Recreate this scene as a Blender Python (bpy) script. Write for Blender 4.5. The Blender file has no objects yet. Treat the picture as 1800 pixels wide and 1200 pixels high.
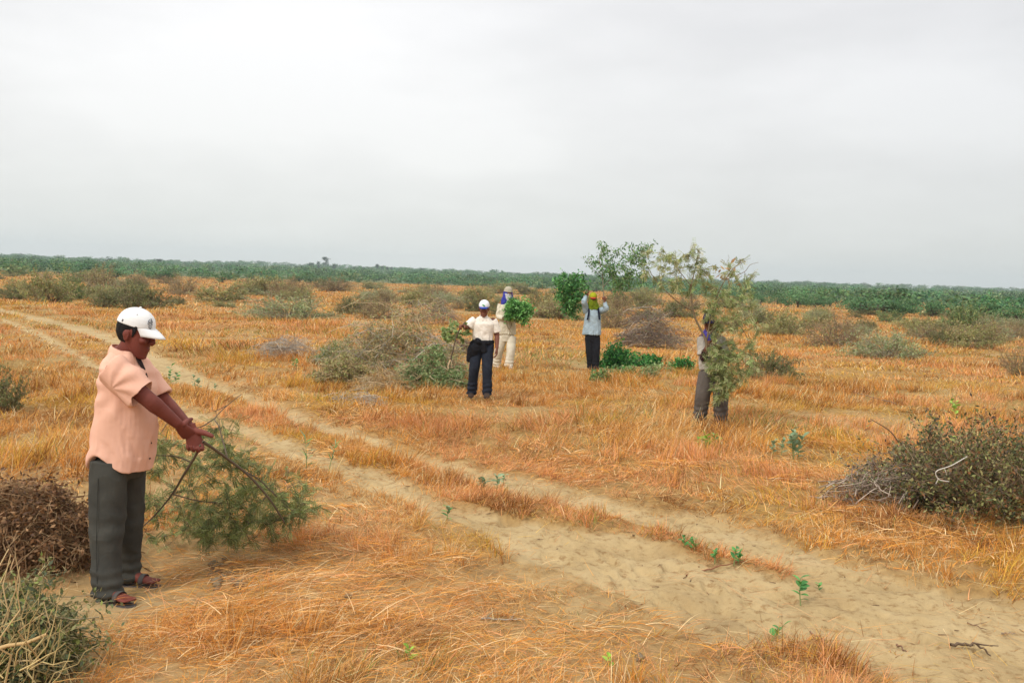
import bpy, math, time
import numpy as np
from mathutils import Vector, Matrix

SC = bpy.context.scene
COL = SC.collection
T0 = time.time()

# ------------------------------------------------------------------ camera, sky, sun, exposure
FPX, CAMH, PITCH, ROLL = 1750.0, 1.90, math.atan(104 / 1750.0), math.radians(2.0)
CAMP = np.array([0.0, 0.0, CAMH])
_f = np.array([0, math.cos(PITCH), -math.sin(PITCH)])
_u0 = np.array([0, math.sin(PITCH), math.cos(PITCH)])
_r0 = np.array([1.0, 0, 0])
_up = _u0 * math.cos(ROLL) - _r0 * math.sin(ROLL)
_rt = _r0 * math.cos(ROLL) + _u0 * math.sin(ROLL)
cd = bpy.data.cameras.new('camera')
cd.sensor_width = 36; cd.lens = 36 * FPX / 1800; cd.clip_start = 0.05; cd.clip_end = 30000
cam = bpy.data.objects.new('camera', cd); COL.objects.link(cam)
cam.matrix_world = Matrix(((_rt[0], _up[0], -_f[0], 0), (_rt[1], _up[1], -_f[1], 0), (_rt[2], _up[2], -_f[2], CAMH), (0, 0, 0, 1)))
SC.camera = cam
SC.view_settings.view_transform = 'Standard'; SC.view_settings.look = 'None'
SC.view_settings.exposure = 0.54; SC.view_settings.gamma = 1.0
SC.cycles.max_bounces = 6; SC.cycles.diffuse_bounces = 3; SC.cycles.transparent_max_bounces = 8
SC.cycles.volume_bounces = 0

SUN_DIR = Vector((-0.46, -0.58, 0.70)).normalized()          # towards the sun, behind thin overcast
SUN_EL = math.asin(SUN_DIR.z); SUN_AZ = math.atan2(SUN_DIR.x, SUN_DIR.y)
sd = bpy.data.lights.new('sun', 'SUN'); sd.energy = 1.5; sd.angle = math.radians(11); sd.color = (1.0, 0.95, 0.87)
so = bpy.data.objects.new('sun', sd); COL.objects.link(so)
so.rotation_euler = SUN_DIR.to_track_quat('Z', 'Y').to_euler()

W = bpy.data.worlds.new('World'); SC.world = W; W.use_nodes = True
nt = W.node_tree; nt.nodes.clear()
def wn(t, **k):
    n = nt.nodes.new(t)
    for a, b in k.items(): setattr(n, a, b)
    return n
def ramp(n, stops, interp='LINEAR'):
    e = n.color_ramp.elements; n.color_ramp.interpolation = interp
    while len(e) < len(stops): e.new(0.5)
    for i, (p, c) in enumerate(stops):
        e[i].position = p; e[i].color = tuple(c) + (1,) if len(c) == 3 else c
sky = wn('ShaderNodeTexSky', sky_type='NISHITA', sun_disc=False, sun_elevation=SUN_EL, sun_rotation=SUN_AZ)
b1 = wn('ShaderNodeBackground'); b1.inputs[1].default_value = 0.1
nt.links.new(sky.outputs[0], b1.inputs[0])
tc = wn('ShaderNodeTexCoord'); sp = wn('ShaderNodeSeparateXYZ')
nt.links.new(tc.outputs['Generated'], sp.inputs[0])
grad = wn('ShaderNodeValToRGB')
ramp(grad, [(0.0, (0.56, 0.56, 0.54)), (0.035, (0.575, 0.575, 0.555)), (0.12, (0.595, 0.59, 0.58)), (0.22, (0.635, 0.63, 0.63)), (0.34, (0.625, 0.62, 0.63)), (0.6, (1.0, 1.0, 1.01)), (1.0, (1.14, 1.13, 1.12))])
nt.links.new(sp.outputs[2], grad.inputs[0])
mp = wn('ShaderNodeMapping'); mp.inputs['Scale'].default_value = (1.0, 1.0, 3.4); mp.inputs['Rotation'].default_value = (0, 0.10, 0)
nt.links.new(tc.outputs['Generated'], mp.inputs[0])
no = wn('ShaderNodeTexNoise'); no.inputs['Scale'].default_value = 1.7; no.inputs['Detail'].default_value = 5; no.inputs['Roughness'].default_value = 0.52
nt.links.new(mp.outputs[0], no.inputs[0])
cr = wn('ShaderNodeValToRGB'); ramp(cr, [(0.32, (0.90, 0.905, 0.915)), (0.50, (1.0, 1.0, 1.0)), (0.66, (1.14, 1.14, 1.14))])
nt.links.new(no.outputs[0], cr.inputs[0])
mu = wn('ShaderNodeMix', data_type='RGBA', blend_type='MULTIPLY'); mu.inputs[0].default_value = 1.0
nt.links.new(grad.outputs[0], mu.inputs[6]); nt.links.new(cr.outputs[0], mu.inputs[7])
# the cloud deck is thinner and brighter towards the left of the view than towards the right
vd = wn('ShaderNodeVectorMath', operation='DOT_PRODUCT'); vd.inputs[1].default_value = (0.93, 0.25, -0.10)
nt.links.new(tc.outputs['Generated'], vd.inputs[0])
hr = wn('ShaderNodeValToRGB'); ramp(hr, [(0.0, (1.02, 1.02, 1.015)), (0.18, (1.01, 1.01, 1.005)), (0.45, (0.92, 0.92, 0.92)), (1.0, (0.80, 0.81, 0.82))])
nt.links.new(vd.outputs['Value'], hr.inputs[0])
mu2 = wn('ShaderNodeMix', data_type='RGBA', blend_type='MULTIPLY'); mu2.inputs[0].default_value = 1.0
nt.links.new(mu.outputs[2], mu2.inputs[6]); nt.links.new(hr.outputs[0], mu2.inputs[7]); mu = mu2
b2 = wn('ShaderNodeBackground'); b2.inputs[1].default_value = 1.0
nt.links.new(mu.outputs[2], b2.inputs[0])
ms = wn('ShaderNodeMixShader'); ms.inputs[0].default_value = 0.95
nt.links.new(b1.outputs[0], ms.inputs[1]); nt.links.new(b2.outputs[0], ms.inputs[2])
wo = wn('ShaderNodeOutputWorld'); nt.links.new(ms.outputs[0], wo.inputs[0])

# ------------------------------------------------------------------ helpers
def S(r, g, b):
    return tuple(((c / 255) / 12.92 if c / 255 < 0.04045 else ((c / 255 + 0.055) / 1.055) ** 2.4) for c in (r, g, b))

def _h(ix, iy, s):
    n = (ix.astype(np.int64) * 374761393 + iy.astype(np.int64) * 668265263 + s * 1442695041) & 0xffffffff
    n = ((n ^ (n >> 13)) * 1274126177) & 0xffffffff
    n = n ^ (n >> 16)
    return (n & 0xffff) / 65535.0
def vnoise(x, y, s=0):
    x = np.asarray(x, float); y = np.asarray(y, float)
    ix = np.floor(x); iy = np.floor(y); fx = x - ix; fy = y - iy
    fx = fx * fx * fx * (fx * (fx * 6 - 15) + 10); fy = fy * fy * fy * (fy * (fy * 6 - 15) + 10)
    a = _h(ix, iy, s); b = _h(ix + 1, iy, s); c = _h(ix, iy + 1, s); d = _h(ix + 1, iy + 1, s)
    return (a + (b - a) * fx) * (1 - fy) + (c + (d - c) * fx) * fy
def fbm(x, y, s=0, o=4):
    v = 0; a = 0.5; t = 0
    for i in range(o):
        v = v + a * vnoise(np.asarray(x) * 2 ** i + 17.3 * i, np.asarray(y) * 2 ** i - 9.1 * i, s + i); t += a; a *= 0.5
    return v / t
def sstep(a, b, x):
    t = np.clip((np.asarray(x, float) - a) / (b - a), 0, 1); return t * t * (3 - 2 * t)

def ray(px, py):
    return _f + _rt * ((px - 900) / FPX) + _up * ((600 - py) / FPX)
def flat(px, py):                       # where the ray of a pixel meets level ground
    d = ray(px, py); return CAMP[:2] + d[:2] * (-CAMH / d[2])
def onY(px, py, Y):                     # the point of a pixel's ray at the depth Y
    d = ray(px, py); return CAMP + d * (Y / d[1])
def pxm(Y): return FPX / Y              # photo pixels per metre at depth Y (about)

# track outline and grassy strip between the wheel ruts, traced on level ground
TRACK = np.array([flat(*p) for p in [(-260, 492), (0, 541), (55, 553), (160, 575), (200, 586), (290, 624), (345, 646), (400, 671), (460, 694), (520, 720), (570, 739), (640, 758), (720, 781), (800, 802), (940, 827), (1045, 856), (1087, 870), (1185, 886), (1300, 908), (1403, 948), (1555, 990), (1647, 1012), (1800, 1050), (2300, 1180),
    (2600, 2100), (1900, 1420), (1700, 1260), (1555, 1190), (1480, 1172), (1433, 1132), (1300, 1134), (1227, 1118), (1195, 1090), (1115, 1058), (1052, 1023), (996, 1004), (950, 992), (883, 987), (867, 945), (800, 919), (735, 915), (710, 889), (660, 859), (600, 845), (560, 822), (500, 802), (430, 767), (380, 754), (300, 724), (200, 667), (120, 624), (60, 593), (0, 563), (-260, 505)]])
STRIP = np.array([flat(*p) for p in [(-260, 497), (0, 551), (60, 565), (160, 589), (250, 638), (307, 670), (395, 693), (440, 716), (500, 737), (560, 757), (640, 777), (740, 812), (830, 850), (887, 866), (968, 880), (1038, 902), (1143, 926), (1185, 938), (1227, 955), (1290, 969), (1390, 995),
    (1390, 1004), (1290, 985), (1234, 974), (1143, 942), (1010, 926), (933, 915), (842, 895), (800, 887), (733, 847), (650, 817), (600, 799), (550, 782), (490, 760), (420, 737), (380, 730), (300, 700), (200, 650), (120, 609), (60, 577), (0, 557), (-260, 501)]])
def sdist(poly, x, y):                  # signed distance, positive inside
    x = np.ravel(x); y = np.ravel(y)
    best = np.full(x.shape, 1e9); ins = np.zeros(x.shape, bool)
    for i in range(len(poly)):
        ax, ay = poly[i - 1]; bx, by = poly[i]
        ex, ey = bx - ax, by - ay
        t = np.clip(((x - ax) * ex + (y - ay) * ey) / (ex * ex + ey * ey + 1e-12), 0, 1)
        best = np.minimum(best, np.hypot(x - ax - t * ex, y - ay - t * ey))
        c = ((ay > y) != (by > y)) & (x < (bx - ax) * (y - ay) / (by - ay + 1e-12) + ax)
        ins ^= c
    return np.where(ins, best, -best)
FEET = flat(225, 1045)
_A, _B = flat(500, 800), flat(1500, 1180)
def camside(x, y):                      # 1 on the near side of the track, 0.15 beyond it
    return 0.15 + 0.85 * (((_B[0] - _A[0]) * (y - _A[1]) - (_B[1] - _A[1]) * (x - _A[0])) < 0)
def sandmask(x, y):                     # 1 on bare sand, 0 in grass
    x = np.asarray(x, float); y = np.asarray(y, float); sh = x.shape
    xf, yf = x.ravel(), y.ravel(); m = np.zeros(xf.shape)
    near = (np.hypot(xf, yf) < 75)
    X, Y = xf[near], yf[near]
    d = np.hypot(X, Y)
    wob = (fbm(X * 1.1, Y * 1.1, 5) - 0.5) * 0.5 + (fbm(X * 5, Y * 5, 8, 3) - 0.5) * 0.30
    t = sstep(-0.10, 0.14, sdist(TRACK, X, Y) + wob * 0.55)
    s = sstep(-0.10, 0.03, sdist(STRIP, X, Y) + wob * 0.30)
    gap = sstep(0.34, 0.46, fbm(X * 1.1 + 3, Y * 1.1, 21))
    out = t * (1 - s * (0.65 + 0.35 * gap))
    # thin bare patches in the grass, more of them in the foreground
    bare = sstep(0.50, 0.66, fbm(X * 1.7 + 40, Y * 1.7, 31)) * (1 - sstep(9, 16, d)) * 0.62
    bare = bare * camside(X, Y)
    bare = np.maximum(bare, sstep(0.60, 0.72, fbm(X * 0.35 + 9, Y * 0.35, 44)) * 0.4)
    bare = np.maximum(bare, 0.85 * (1 - sstep(0.05, 0.60, np.hypot((X - FEET[0] - 0.15) * 0.9, (Y - FEET[1] + 0.02) * 1.2) + wob * 0.3)))
    m[near] = np.maximum(out, bare * (1 - out))
    return m.reshape(sh)
def _prints():
    r = np.random.default_rng(404); out = []
    for P in ([(470, 745), (600, 790), (760, 850), (900, 905), (1040, 955), (1200, 1010), (1400, 1080), (1700, 1180)], [(560, 747), (700, 785), (900, 840), (1050, 890), (1200, 925), (1400, 985), (1600, 1040), (1790, 1090)], [(1000, 960), (1200, 1050), (1350, 1090), (1500, 1080), (1650, 1120)]):
        Q = np.array([flat(*p) for p in P])
        for a, b in zip(Q[:-1], Q[1:]):
            n = int(np.linalg.norm(b - a) / .33) + 1
            for i in range(n):
                p = a + (b - a) * (i + r.random() * .6) / n + r.normal(0, .11, 2); out.append((p[0], p[1], math.atan2(*(b - a)[::-1]) + r.normal(0, .35)))
    return out
PRINTS = _prints()
def hz(x, y, fine=False, sm=None):
    x = np.asarray(x, float); y = np.asarray(y, float); d = np.hypot(x, y)
    z = (fbm(x / 3.5, y / 3.5, 61) - 0.5) * 0.16 * sstep(2, 7, d) * (1 - sstep(60, 200, d))
    z = z + (fbm(x / 30, y / 30, 62) - 0.5) * 0.5 * sstep(30, 90, d) * (1 - sstep(500, 900, d))
    z = z + sstep(220, 1700, d) * 12.0 + (fbm(x / 300, y / 300, 63) - 0.5) * 6 * sstep(300, 1500, d)
    if fine:
        if sm is None: sm = sandmask(x, y)
        nr = (1 - sstep(14, 30, d)) * (0.2 + 0.8 * sstep(0.25, 0.8, np.hypot(x - FEET[0], y - FEET[1])))
        z = z - 0.045 * sm * (0.2 + 0.8 * sstep(0.25, 0.8, np.hypot(x - FEET[0], y - FEET[1]))) + nr * ((fbm(x * 3.2, y * 3.2, 71, 4) - 0.5) * 0.075 + (fbm(x * 11, y * 11, 75, 3) - 0.5) * 0.030)
        c = vnoise(x * 6, y * 6, 78); z = z - nr * sm * 0.030 * sstep(0.62, 0.82, c)
        zf = np.array(z, float).ravel(); xf = x.ravel() if x.ndim else np.array([float(x)]); yf = y.ravel() if y.ndim else np.array([float(y)]); k = np.where((np.ravel(sm) > 0.35) & (np.hypot(xf, yf) < 15))[0]
        if len(k):
            for fx, fy, fa in PRINTS:                   # footprints trodden into the sand
                m = k[(np.abs(xf[k] - fx) < .3) & (np.abs(yf[k] - fy) < .3)]
                if len(m):
                    u = (xf[m] - fx) * math.cos(fa) + (yf[m] - fy) * math.sin(fa); w = -(xf[m] - fx) * math.sin(fa) + (yf[m] - fy) * math.cos(fa); r = np.hypot(u / .145, w / .058)
                    zf[m] += -0.024 * (1 - sstep(0.55, 1.0, r)) + 0.010 * np.exp(-((r - 1.2) / .22) ** 2)
            z = zf.reshape(np.shape(z)) if np.ndim(z) else float(zf[0])
    return z
def at(px, py):                         # ground point under a photo pixel
    d = ray(px, py); z = 0.0
    for _ in range(6):
        t = (z - CAMH) / d[2]; p = CAMP + d * t; z = float(hz(p[0], p[1], True)) if np.hypot(p[0], p[1]) < 300 else 0.0
    return np.array([p[0], p[1], z])

def mk_mesh(name, V, counts, idx, mats, parent=None, col=None, smooth=False, mi=None, link=True, attr=None):
    V = np.ascontiguousarray(V, np.float32); counts = np.asarray(counts, np.int32); idx = np.asarray(idx, np.int32)
    me = bpy.data.meshes.new(name)
    me.vertices.add(len(V)); me.vertices.foreach_set('co', V.ravel())
    me.loops.add(len(idx)); me.loops.foreach_set('vertex_index', idx)
    st = np.zeros(len(counts), np.int32); st[1:] = np.cumsum(counts)[:-1]
    me.polygons.add(len(counts)); me.polygons.foreach_set('loop_start', st)
    if smooth: me.polygons.foreach_set('use_smooth', np.ones(len(counts), bool))
    for m in (mats if isinstance(mats, (list, tuple)) else [mats]): me.materials.append(m)
    if mi is not None: me.polygons.foreach_set('material_index', np.asarray(mi, np.int32))
    if col is not None:
        a = me.color_attributes.new('Col', 'FLOAT_COLOR', 'POINT')
        c = np.ones((len(V), 4), np.float32); c[:, :3] = col; a.data.foreach_set('color', c.ravel())
    for k, v in (attr or {}).items():
        a = me.attributes.new(k, 'FLOAT', 'POINT'); a.data.foreach_set('value', np.asarray(v, np.float32))
    me.update(calc_edges=True); me.validate()
    o = bpy.data.objects.new(name, me)
    if link: COL.objects.link(o)
    if parent is not None: o.parent = parent
    return o
def tag(o, label=None, cat=None, group=None, kind=None):
    if label: o['label'] = label
    if cat: o['category'] = cat
    if group: o['group'] = group
    if kind: o['kind'] = kind
    return o
def empty(name, loc, rz=0.0):
    o = bpy.data.objects.new(name, None); COL.objects.link(o); o.empty_display_size = 0.2
    o.location = tuple(float(v) for v in loc); o.rotation_euler = (0, 0, rz); return o

def new_mat(name):
    m = bpy.data.materials.new(name); m.use_nodes = True; t = m.node_tree; t.nodes.clear(); return m, t
def leaf_mat(name, trans=0.3, rough=0.75, spec=0.2, base=None):
    m, t = new_mat(name); N = t.nodes.new; L = t.links.new
    if base is None:
        a = N('ShaderNodeAttribute'); a.attribute_name = 'Col'; c = a.outputs['Color']
    else:
        r = N('ShaderNodeRGB'); r.outputs[0].default_value = (*base, 1); c = r.outputs[0]
    p = N('ShaderNodeBsdfPrincipled'); p.inputs['Roughness'].default_value = rough; p.inputs['Specular IOR Level'].default_value = spec
    L(c, p.inputs['Base Color'])
    tr = N('ShaderNodeBsdfTranslucent'); L(c, tr.inputs[0])
    mx = N('ShaderNodeMixShader'); mx.inputs[0].default_value = trans
    L(p.outputs[0], mx.inputs[1]); L(tr.outputs[0], mx.inputs[2])
    o = N('ShaderNodeOutputMaterial'); L(mx.outputs[0], o.inputs[0]); return m
def cloth_mat(name, col, col2=None, scale=6.0, rough=0.9, bump=0.25, bscale=260.0, fold=0.0, spec=0.15, wave=None):
    m, t = new_mat(name); N = t.nodes.new; L = t.links.new
    tcn = N('ShaderNodeTexCoord'); n1 = N('ShaderNodeTexNoise'); n1.inputs['Scale'].default_value = scale; n1.inputs['Detail'].default_value = 6; n1.inputs['Roughness'].default_value = 0.6
    L(tcn.outputs['Object'], n1.inputs[0])
    r = N('ShaderNodeValToRGB'); ramp(r, [(0.3, col2 or tuple(c * 0.72 for c in col)), (0.68, col)])
    L(n1.outputs[0], r.inputs[0])
    p = N('ShaderNodeBsdfPrincipled'); p.inputs['Roughness'].default_value = rough; p.inputs['Specular IOR Level'].default_value = spec
    L(r.outputs[0], p.inputs['Base Color'])
    n2 = N('ShaderNodeTexNoise'); n2.inputs['Scale'].default_value = bscale; n2.inputs['Detail'].default_value = 3; L(tcn.outputs['Object'], n2.inputs[0])
    b = N('ShaderNodeBump'); b.inputs['Strength'].default_value = bump; b.inputs['Distance'].default_value = 0.002; L(n2.outputs[0], b.inputs['Height'])
    last = b
    if fold:
        n3 = N('ShaderNodeTexNoise'); n3.inputs['Scale'].default_value = 11; n3.inputs['Detail'].default_value = 4; n3.inputs['Distortion'].default_value = 0.8; L(tcn.outputs['Object'], n3.inputs[0])
        b3 = N('ShaderNodeBump'); b3.inputs['Strength'].default_value = fold; b3.inputs['Distance'].default_value = 0.02
        L(n3.outputs[0], b3.inputs['Height']); L(b.outputs[0], b3.inputs['Normal']); last = b3
    L(last.outputs[0], p.inputs['Normal'])
    o = N('ShaderNodeOutputMaterial'); L(p.outputs[0], o.inputs[0]); return m

FX = [-400, 0, 450, 850, 1150, 1350, 1600, 1800, 2200]; FD = [160, 165, 205, 285, 230, 125, 98, 84, 70]
def azpx(px): return math.atan((px - 900) / FPX)
def front(az): return np.interp(900 + np.tan(az) * FPX, FX, FD)      # distance where the far woodland starts

# ------------------------------------------------------------------ ground: one sheet to the horizon
def ground():
    ang = np.concatenate([np.linspace(-44, 44, 760), np.linspace(44, 316, 52)[1:-1]]) * math.pi / 180
    r = [0.6]
    while r[-1] < 9000:
        q = r[-1]; r.append(q * (1.03 if q < 3.2 else 1.0052 if q < 15 else 1.012 if q < 60 else 1.04))
    r = np.array(r); na, nr = len(ang), len(r)
    R, A = np.meshgrid(r, ang, indexing='ij'); X = (R * np.sin(A)).ravel(); Y = (R * np.cos(A)).ravel()
    sm = sandmask(X, Y); Z = hz(X, Y, True, sm)
    V = np.column_stack([X, Y, Z]); V = np.vstack([V, [[0, 0, float(hz(0, 0))]]])
    i = np.arange(nr - 1)[:, None] * na; j = np.arange(na)[None, :]; k = (j + 1) % na
    Q = np.stack([i + j, i + k, i + na + k, i + na + j], -1).reshape(-1, 4)[:, ::-1]
    T = np.column_stack([np.full(na, len(V) - 1), np.arange(na), (np.arange(na) + 1) % na])[:, ::-1]
    m, t = new_mat('sandy_soil'); N = t.nodes.new; L = t.links.new
    tcn = N('ShaderNodeTexCoord'); g = N('ShaderNodeAttribute'); g.attribute_name = 'sand'
    def noise(sc, det, ro=0.55):
        n = N('ShaderNodeTexNoise'); n.inputs['Scale'].default_value = sc; n.inputs['Detail'].default_value = det; n.inputs['Roughness'].default_value = ro
        L(tcn.outputs['Object'], n.inputs[0]); return n
    nA = noise(1.3, 8, 0.62); rA = N('ShaderNodeValToRGB'); ramp(rA, [(0.30, (0.30, 0.21, 0.103)), (0.48, (0.405, 0.295, 0.147)), (0.66, (0.46, 0.348, 0.188))]); L(nA.outputs[0], rA.inputs[0])
    nB = noise(14, 6, 0.7); rB = N('ShaderNodeValToRGB'); ramp(rB, [(0.36, (0.62, 0.52, 0.44)), (0.47, (0.97, 0.96, 0.95)), (0.72, (1.10, 1.08, 1.06))]); L(nB.outputs[0], rB.inputs[0])
    mA = N('ShaderNodeMix'); mA.data_type = 'RGBA'; mA.blend_type = 'MULTIPLY'; mA.inputs[0].default_value = 0.85
    L(rA.outputs[0], mA.inputs[6]); L(rB.outputs[0], mA.inputs[7])
    nC = noise(9, 8, 0.7); rC = N('ShaderNodeValToRGB'); ramp(rC, [(0.32, (0.17, 0.10, 0.04)), (0.5, (0.34, 0.19, 0.07)), (0.68, (0.46, 0.28, 0.11))]); L(nC.outputs[0], rC.inputs[0])
    nD = noise(0.06, 5, 0.6); rD = N('ShaderNodeValToRGB'); ramp(rD, [(0.40, (1, 1, 1)), (0.62, (0.72, 0.86, 0.72))]); L(nD.outputs[0], rD.inputs[0])
    mD = N('ShaderNodeMix'); mD.data_type = 'RGBA'; mD.blend_type = 'MULTIPLY'; mD.inputs[0].default_value = 1.0; L(rC.outputs[0], mD.inputs[6]); L(rD.outputs[0], mD.inputs[7])
    gf = N('ShaderNodeAttribute'); gf.attribute_name = 'scrub'
    mF = N('ShaderNodeMix'); mF.data_type = 'RGBA'; L(gf.outputs['Fac'], mF.inputs[0]); L(mD.outputs[2], mF.inputs[6]); mF.inputs[7].default_value = (0.12, 0.13, 0.055, 1)
    mx = N('ShaderNodeMix'); mx.data_type = 'RGBA'; L(g.outputs['Fac'], mx.inputs[0]); L(mF.outputs[2], mx.inputs[6]); L(mA.outputs[2], mx.inputs[7])
    p = N('ShaderNodeBsdfPrincipled'); p.inputs['Roughness'].default_value = 0.95; p.inputs['Specular IOR Level'].default_value = 0.1
    L(mx.outputs[2], p.inputs['Base Color'])
    nE = noise(34, 7, 0.72); b = N('ShaderNodeBump'); b.inputs['Strength'].default_value = 0.75; b.inputs['Distance'].default_value = 0.018; L(nE.outputs[0], b.inputs['Height']); L(b.outputs[0], p.inputs['Normal'])
    o = N('ShaderNodeOutputMaterial'); L(p.outputs[0], o.inputs[0])
    counts = np.concatenate([np.full(len(Q), 4), np.full(na, 3)])
    go = mk_mesh('ground', V, counts, np.concatenate([Q.ravel(), T.ravel()]), m, smooth=True, attr={'sand': np.append(np.maximum(sm, 0.42 * (1 - sstep(8, 18, R.ravel())) * camside(X, Y)), 0), 'scrub': np.append(sstep(0.0, 0.3, R.ravel() / front(A.ravel()) - 1.05) * (np.cos(A.ravel()) > 0), 0)})
    tag(go, kind='structure')
ground()
print('ground', time.time() - T0)

# ------------------------------------------------------------------ dry grass (nobody could count it)
GRASS_M = leaf_mat('dry_grass', 0.28, 0.8, 0.12)
PAL = np.array([(0.70, 0.345, 0.080), (0.63, 0.255, 0.050), (0.76, 0.44, 0.155), (0.86, 0.64, 0.36), (0.44, 0.185, 0.050), (0.24, 0.13, 0.055), (0.62, 0.385, 0.070), (0.74, 0.36, 0.165)]) * np.array([1.06, 1.04, 1.0])
def blades(rng, n_tuft, sampler, per, width, segs, hmul=1.0, lying=None, keep=None, spread=0.09, upr=False):
    x, y = sampler(n_tuft)
    sm = sandmask(x, y); d = np.hypot(x, y)
    clump = 1 - (1 - sstep(0.40, 0.60, fbm(x * 2.4, y * 2.4, 151))) * 0.62 * (1 - sstep(9, 17, d)) * camside(x, y)
    dens = clump * np.clip(1.04 - sm * 1.3, 0, 1) * (0.30 + 0.9 * sstep(0.32, 0.6, fbm(x * 1.3, y * 1.3, 90)))
    if keep is not None: dens = dens * keep(x, y)
    ok = rng.random(len(x)) < np.maximum(dens, (0.03 if lying is None else 0.11) * (d < 14) * (vnoise(x * 1.7, y * 1.7, 131) > (0.55 if lying is None else 0.42))); x, y, sm, d = x[ok], y[ok], sm[ok], d[ok]
    n = len(x)
    H = (0.07 + 0.20 * sstep(0.38, 0.72, fbm(x * 0.4, y * 0.4, 91)) * (0.35 + 0.65 * sstep(6.5, 10, d)) + 0.08 * fbm(x * 2.1, y * 2.1, 92)) * hmul * rng.uniform(0.6, 1.25, n)
    H *= 1 - 0.60 * sstep(0.02, 0.5, sm)
    st = sdist(STRIP, x, y); tk = sdist(TRACK, x, y)
    H = np.where((tk > -0.45) & (d < 30), np.minimum(H, rng.uniform(0.06, 0.15, n) * (1 - 0.25 * (tk > 0))), H)
    fld = fbm(x * 0.30, y * 0.30, 93) * 4 * math.pi
    lean = 0.25 + 0.5 * fbm(x * 0.5, y * 0.5, 94) + 0.75 * (1 - sstep(7, 12, d)) * sstep(0.40, 0.58, fbm(x * 0.8, y * 0.8, 95))
    if upr: lean = lean * 0.25; H = rng.uniform(0.10, 0.21, n) * hmul
    warm = fbm(x * 0.22, y * 0.22, 96); pale = fbm(x * 0.9, y * 0.9, 97); gr = sstep(0.62, 0.72, fbm(x * 0.28 + 70, y * 0.28, 98)) * 0.30 + 0.012
    tint = rng.random(n)
    tj = rng.random(n)
    I = np.repeat(np.arange(n), per); N = len(I)
    a = rng.uniform(0, 2 * math.pi, N); rr = np.sqrt(rng.random(N)) * spread * (0.5 + tj[I])
    bx = x[I] + rr * np.cos(a); by = y[I] + rr * np.sin(a)
    bz = hz(bx, by, False) - 0.045 * sandmask(bx, by) if width < 0.02 else hz(bx, by, False)
    if width < 0.008: bz = hz(bx, by, True)
    phi = np.where(rng.random(N) < 0.55, a + rng.normal(0, 0.5, N), fld[I] + rng.normal(0, 0.45, N))
    t0 = np.abs(rng.normal(0, 0.25, N)) + lean[I] * rng.uniform(0.3, 1.0, N); cv = rng.normal(0.35, 0.3, N) * 2 / segs
    lod = rng.random(N) < (0.0 if upr else 1.0) * (0.38) + 0.35 * sstep(0.42, 0.6, fbm(x * 0.6, y * 0.6, 99))[I]
    t0 = np.where(lod, rng.uniform(0.85, 1.4, N), t0); cv = np.where(lod, rng.normal(0.05, 0.15, N) * 2 / segs, cv)
    h = H[I] * rng.uniform(0.45, 1.25, N)
    if lying is not None:
        t0 = rng.normal(1.45, 0.12, N); cv = rng.normal(0.0, 0.10, N); h = rng.uniform(0.06, 0.26, N) * lying; bz = bz + rng.uniform(0.004, 0.03, N)
    w = width * rng.uniform(0.6, 1.3, N)
    pa = rng.uniform(0, 2 * math.pi, N); wx, wy = np.cos(pa) * w, np.sin(pa) * w
    P = np.column_stack([bx, by, bz]); rows = []
    prof = [1.0, 0.85, 0.55, 0.3][:segs] if segs > 2 else [1.0, 0.7]
    for k in range(segs):
        rows.append(np.column_stack([P[:, 0] - wx * prof[k], P[:, 1] - wy * prof[k], P[:, 2]]))
        rows.append(np.column_stack([P[:, 0] + wx * prof[k], P[:, 1] + wy * prof[k], P[:, 2]]))
        t = t0 + cv * k; ln = h / segs
        P = P + np.column_stack([np.sin(t) * np.cos(phi) * ln, np.sin(t) * np.sin(phi) * ln, np.cos(t) * ln])
    rows.append(P)
    nv = 2 * segs + 1; V = np.stack(rows, 1).reshape(-1, 3); B = np.arange(N) * nv
    quads = np.concatenate([np.column_stack([B + 2 * k, B + 2 * k + 1, B + 2 * k + 3, B + 2 * k + 2]) for k in range(segs - 1)]) if segs > 1 else np.zeros((0, 4), int)
    tri = np.column_stack([B + 2 * segs - 2, B + 2 * segs - 1, B + 2 * segs])
    u = rng.random(N); wv = np.clip(warm[I] * 1.6 - 0.3 + rng.normal(0, 0.2, N), 0, 1); pv = np.clip((pale[I] - 0.42) * 2.6 + rng.normal(0, 0.22, N), 0, 1)
    och = sstep(0.5, 0.66, fbm(x * 0.8 + 5, y * 0.8, 101))[I] ; pnk = sstep(0.5, 0.66, fbm(x * 0.55 + 25, y * 0.55, 102))[I]
    dk = sstep(0.52, 0.72, fbm(x * 1.6 + 25, y * 1.6, 103))[I]
    C = PAL[0] * (1 - wv[:, None]) + PAL[1] * wv[:, None]
    C = C * (1 - pv[:, None]) + PAL[2] * pv[:, None]
    C = np.where((u < 0.19)[:, None], PAL[3], C); C = np.where((u > 0.84)[:, None], PAL[4], C); C = np.where((u > 0.965)[:, None], PAL[5], C)
    C = np.where((rng.random(N) < och * 0.55)[:, None], PAL[6], C); C = np.where((rng.random(N) < pnk * 0.6)[:, None], PAL[7], C); C = np.where((rng.random(N) < dk * 0.62)[:, None], PAL[4] * 0.62, C)
    g = rng.random(N) < gr[I] * (0.35 + tint[I]) * (0 if lying else 1)
    C = np.where(g[:, None], np.array([0.20, 0.24, 0.06]) * rng.uniform(0.8, 1.5, (N, 1)), C)
    C = C * rng.uniform(0.62, 1.2, (N, 1)) * (0.8 + 0.35 * tint[I])[:, None]; C = np.minimum(C, 0.9)
    return V, quads, tri, np.repeat(C, nv, axis=0)
def fan(rng, d0, d1, half):
    def s(n):
        d = np.sqrt(rng.uniform(d0 * d0, d1 * d1, n)); a = rng.uniform(-half, half, n) * math.pi / 180
        return d * np.sin(a), d * np.cos(a)
    return s
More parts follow.
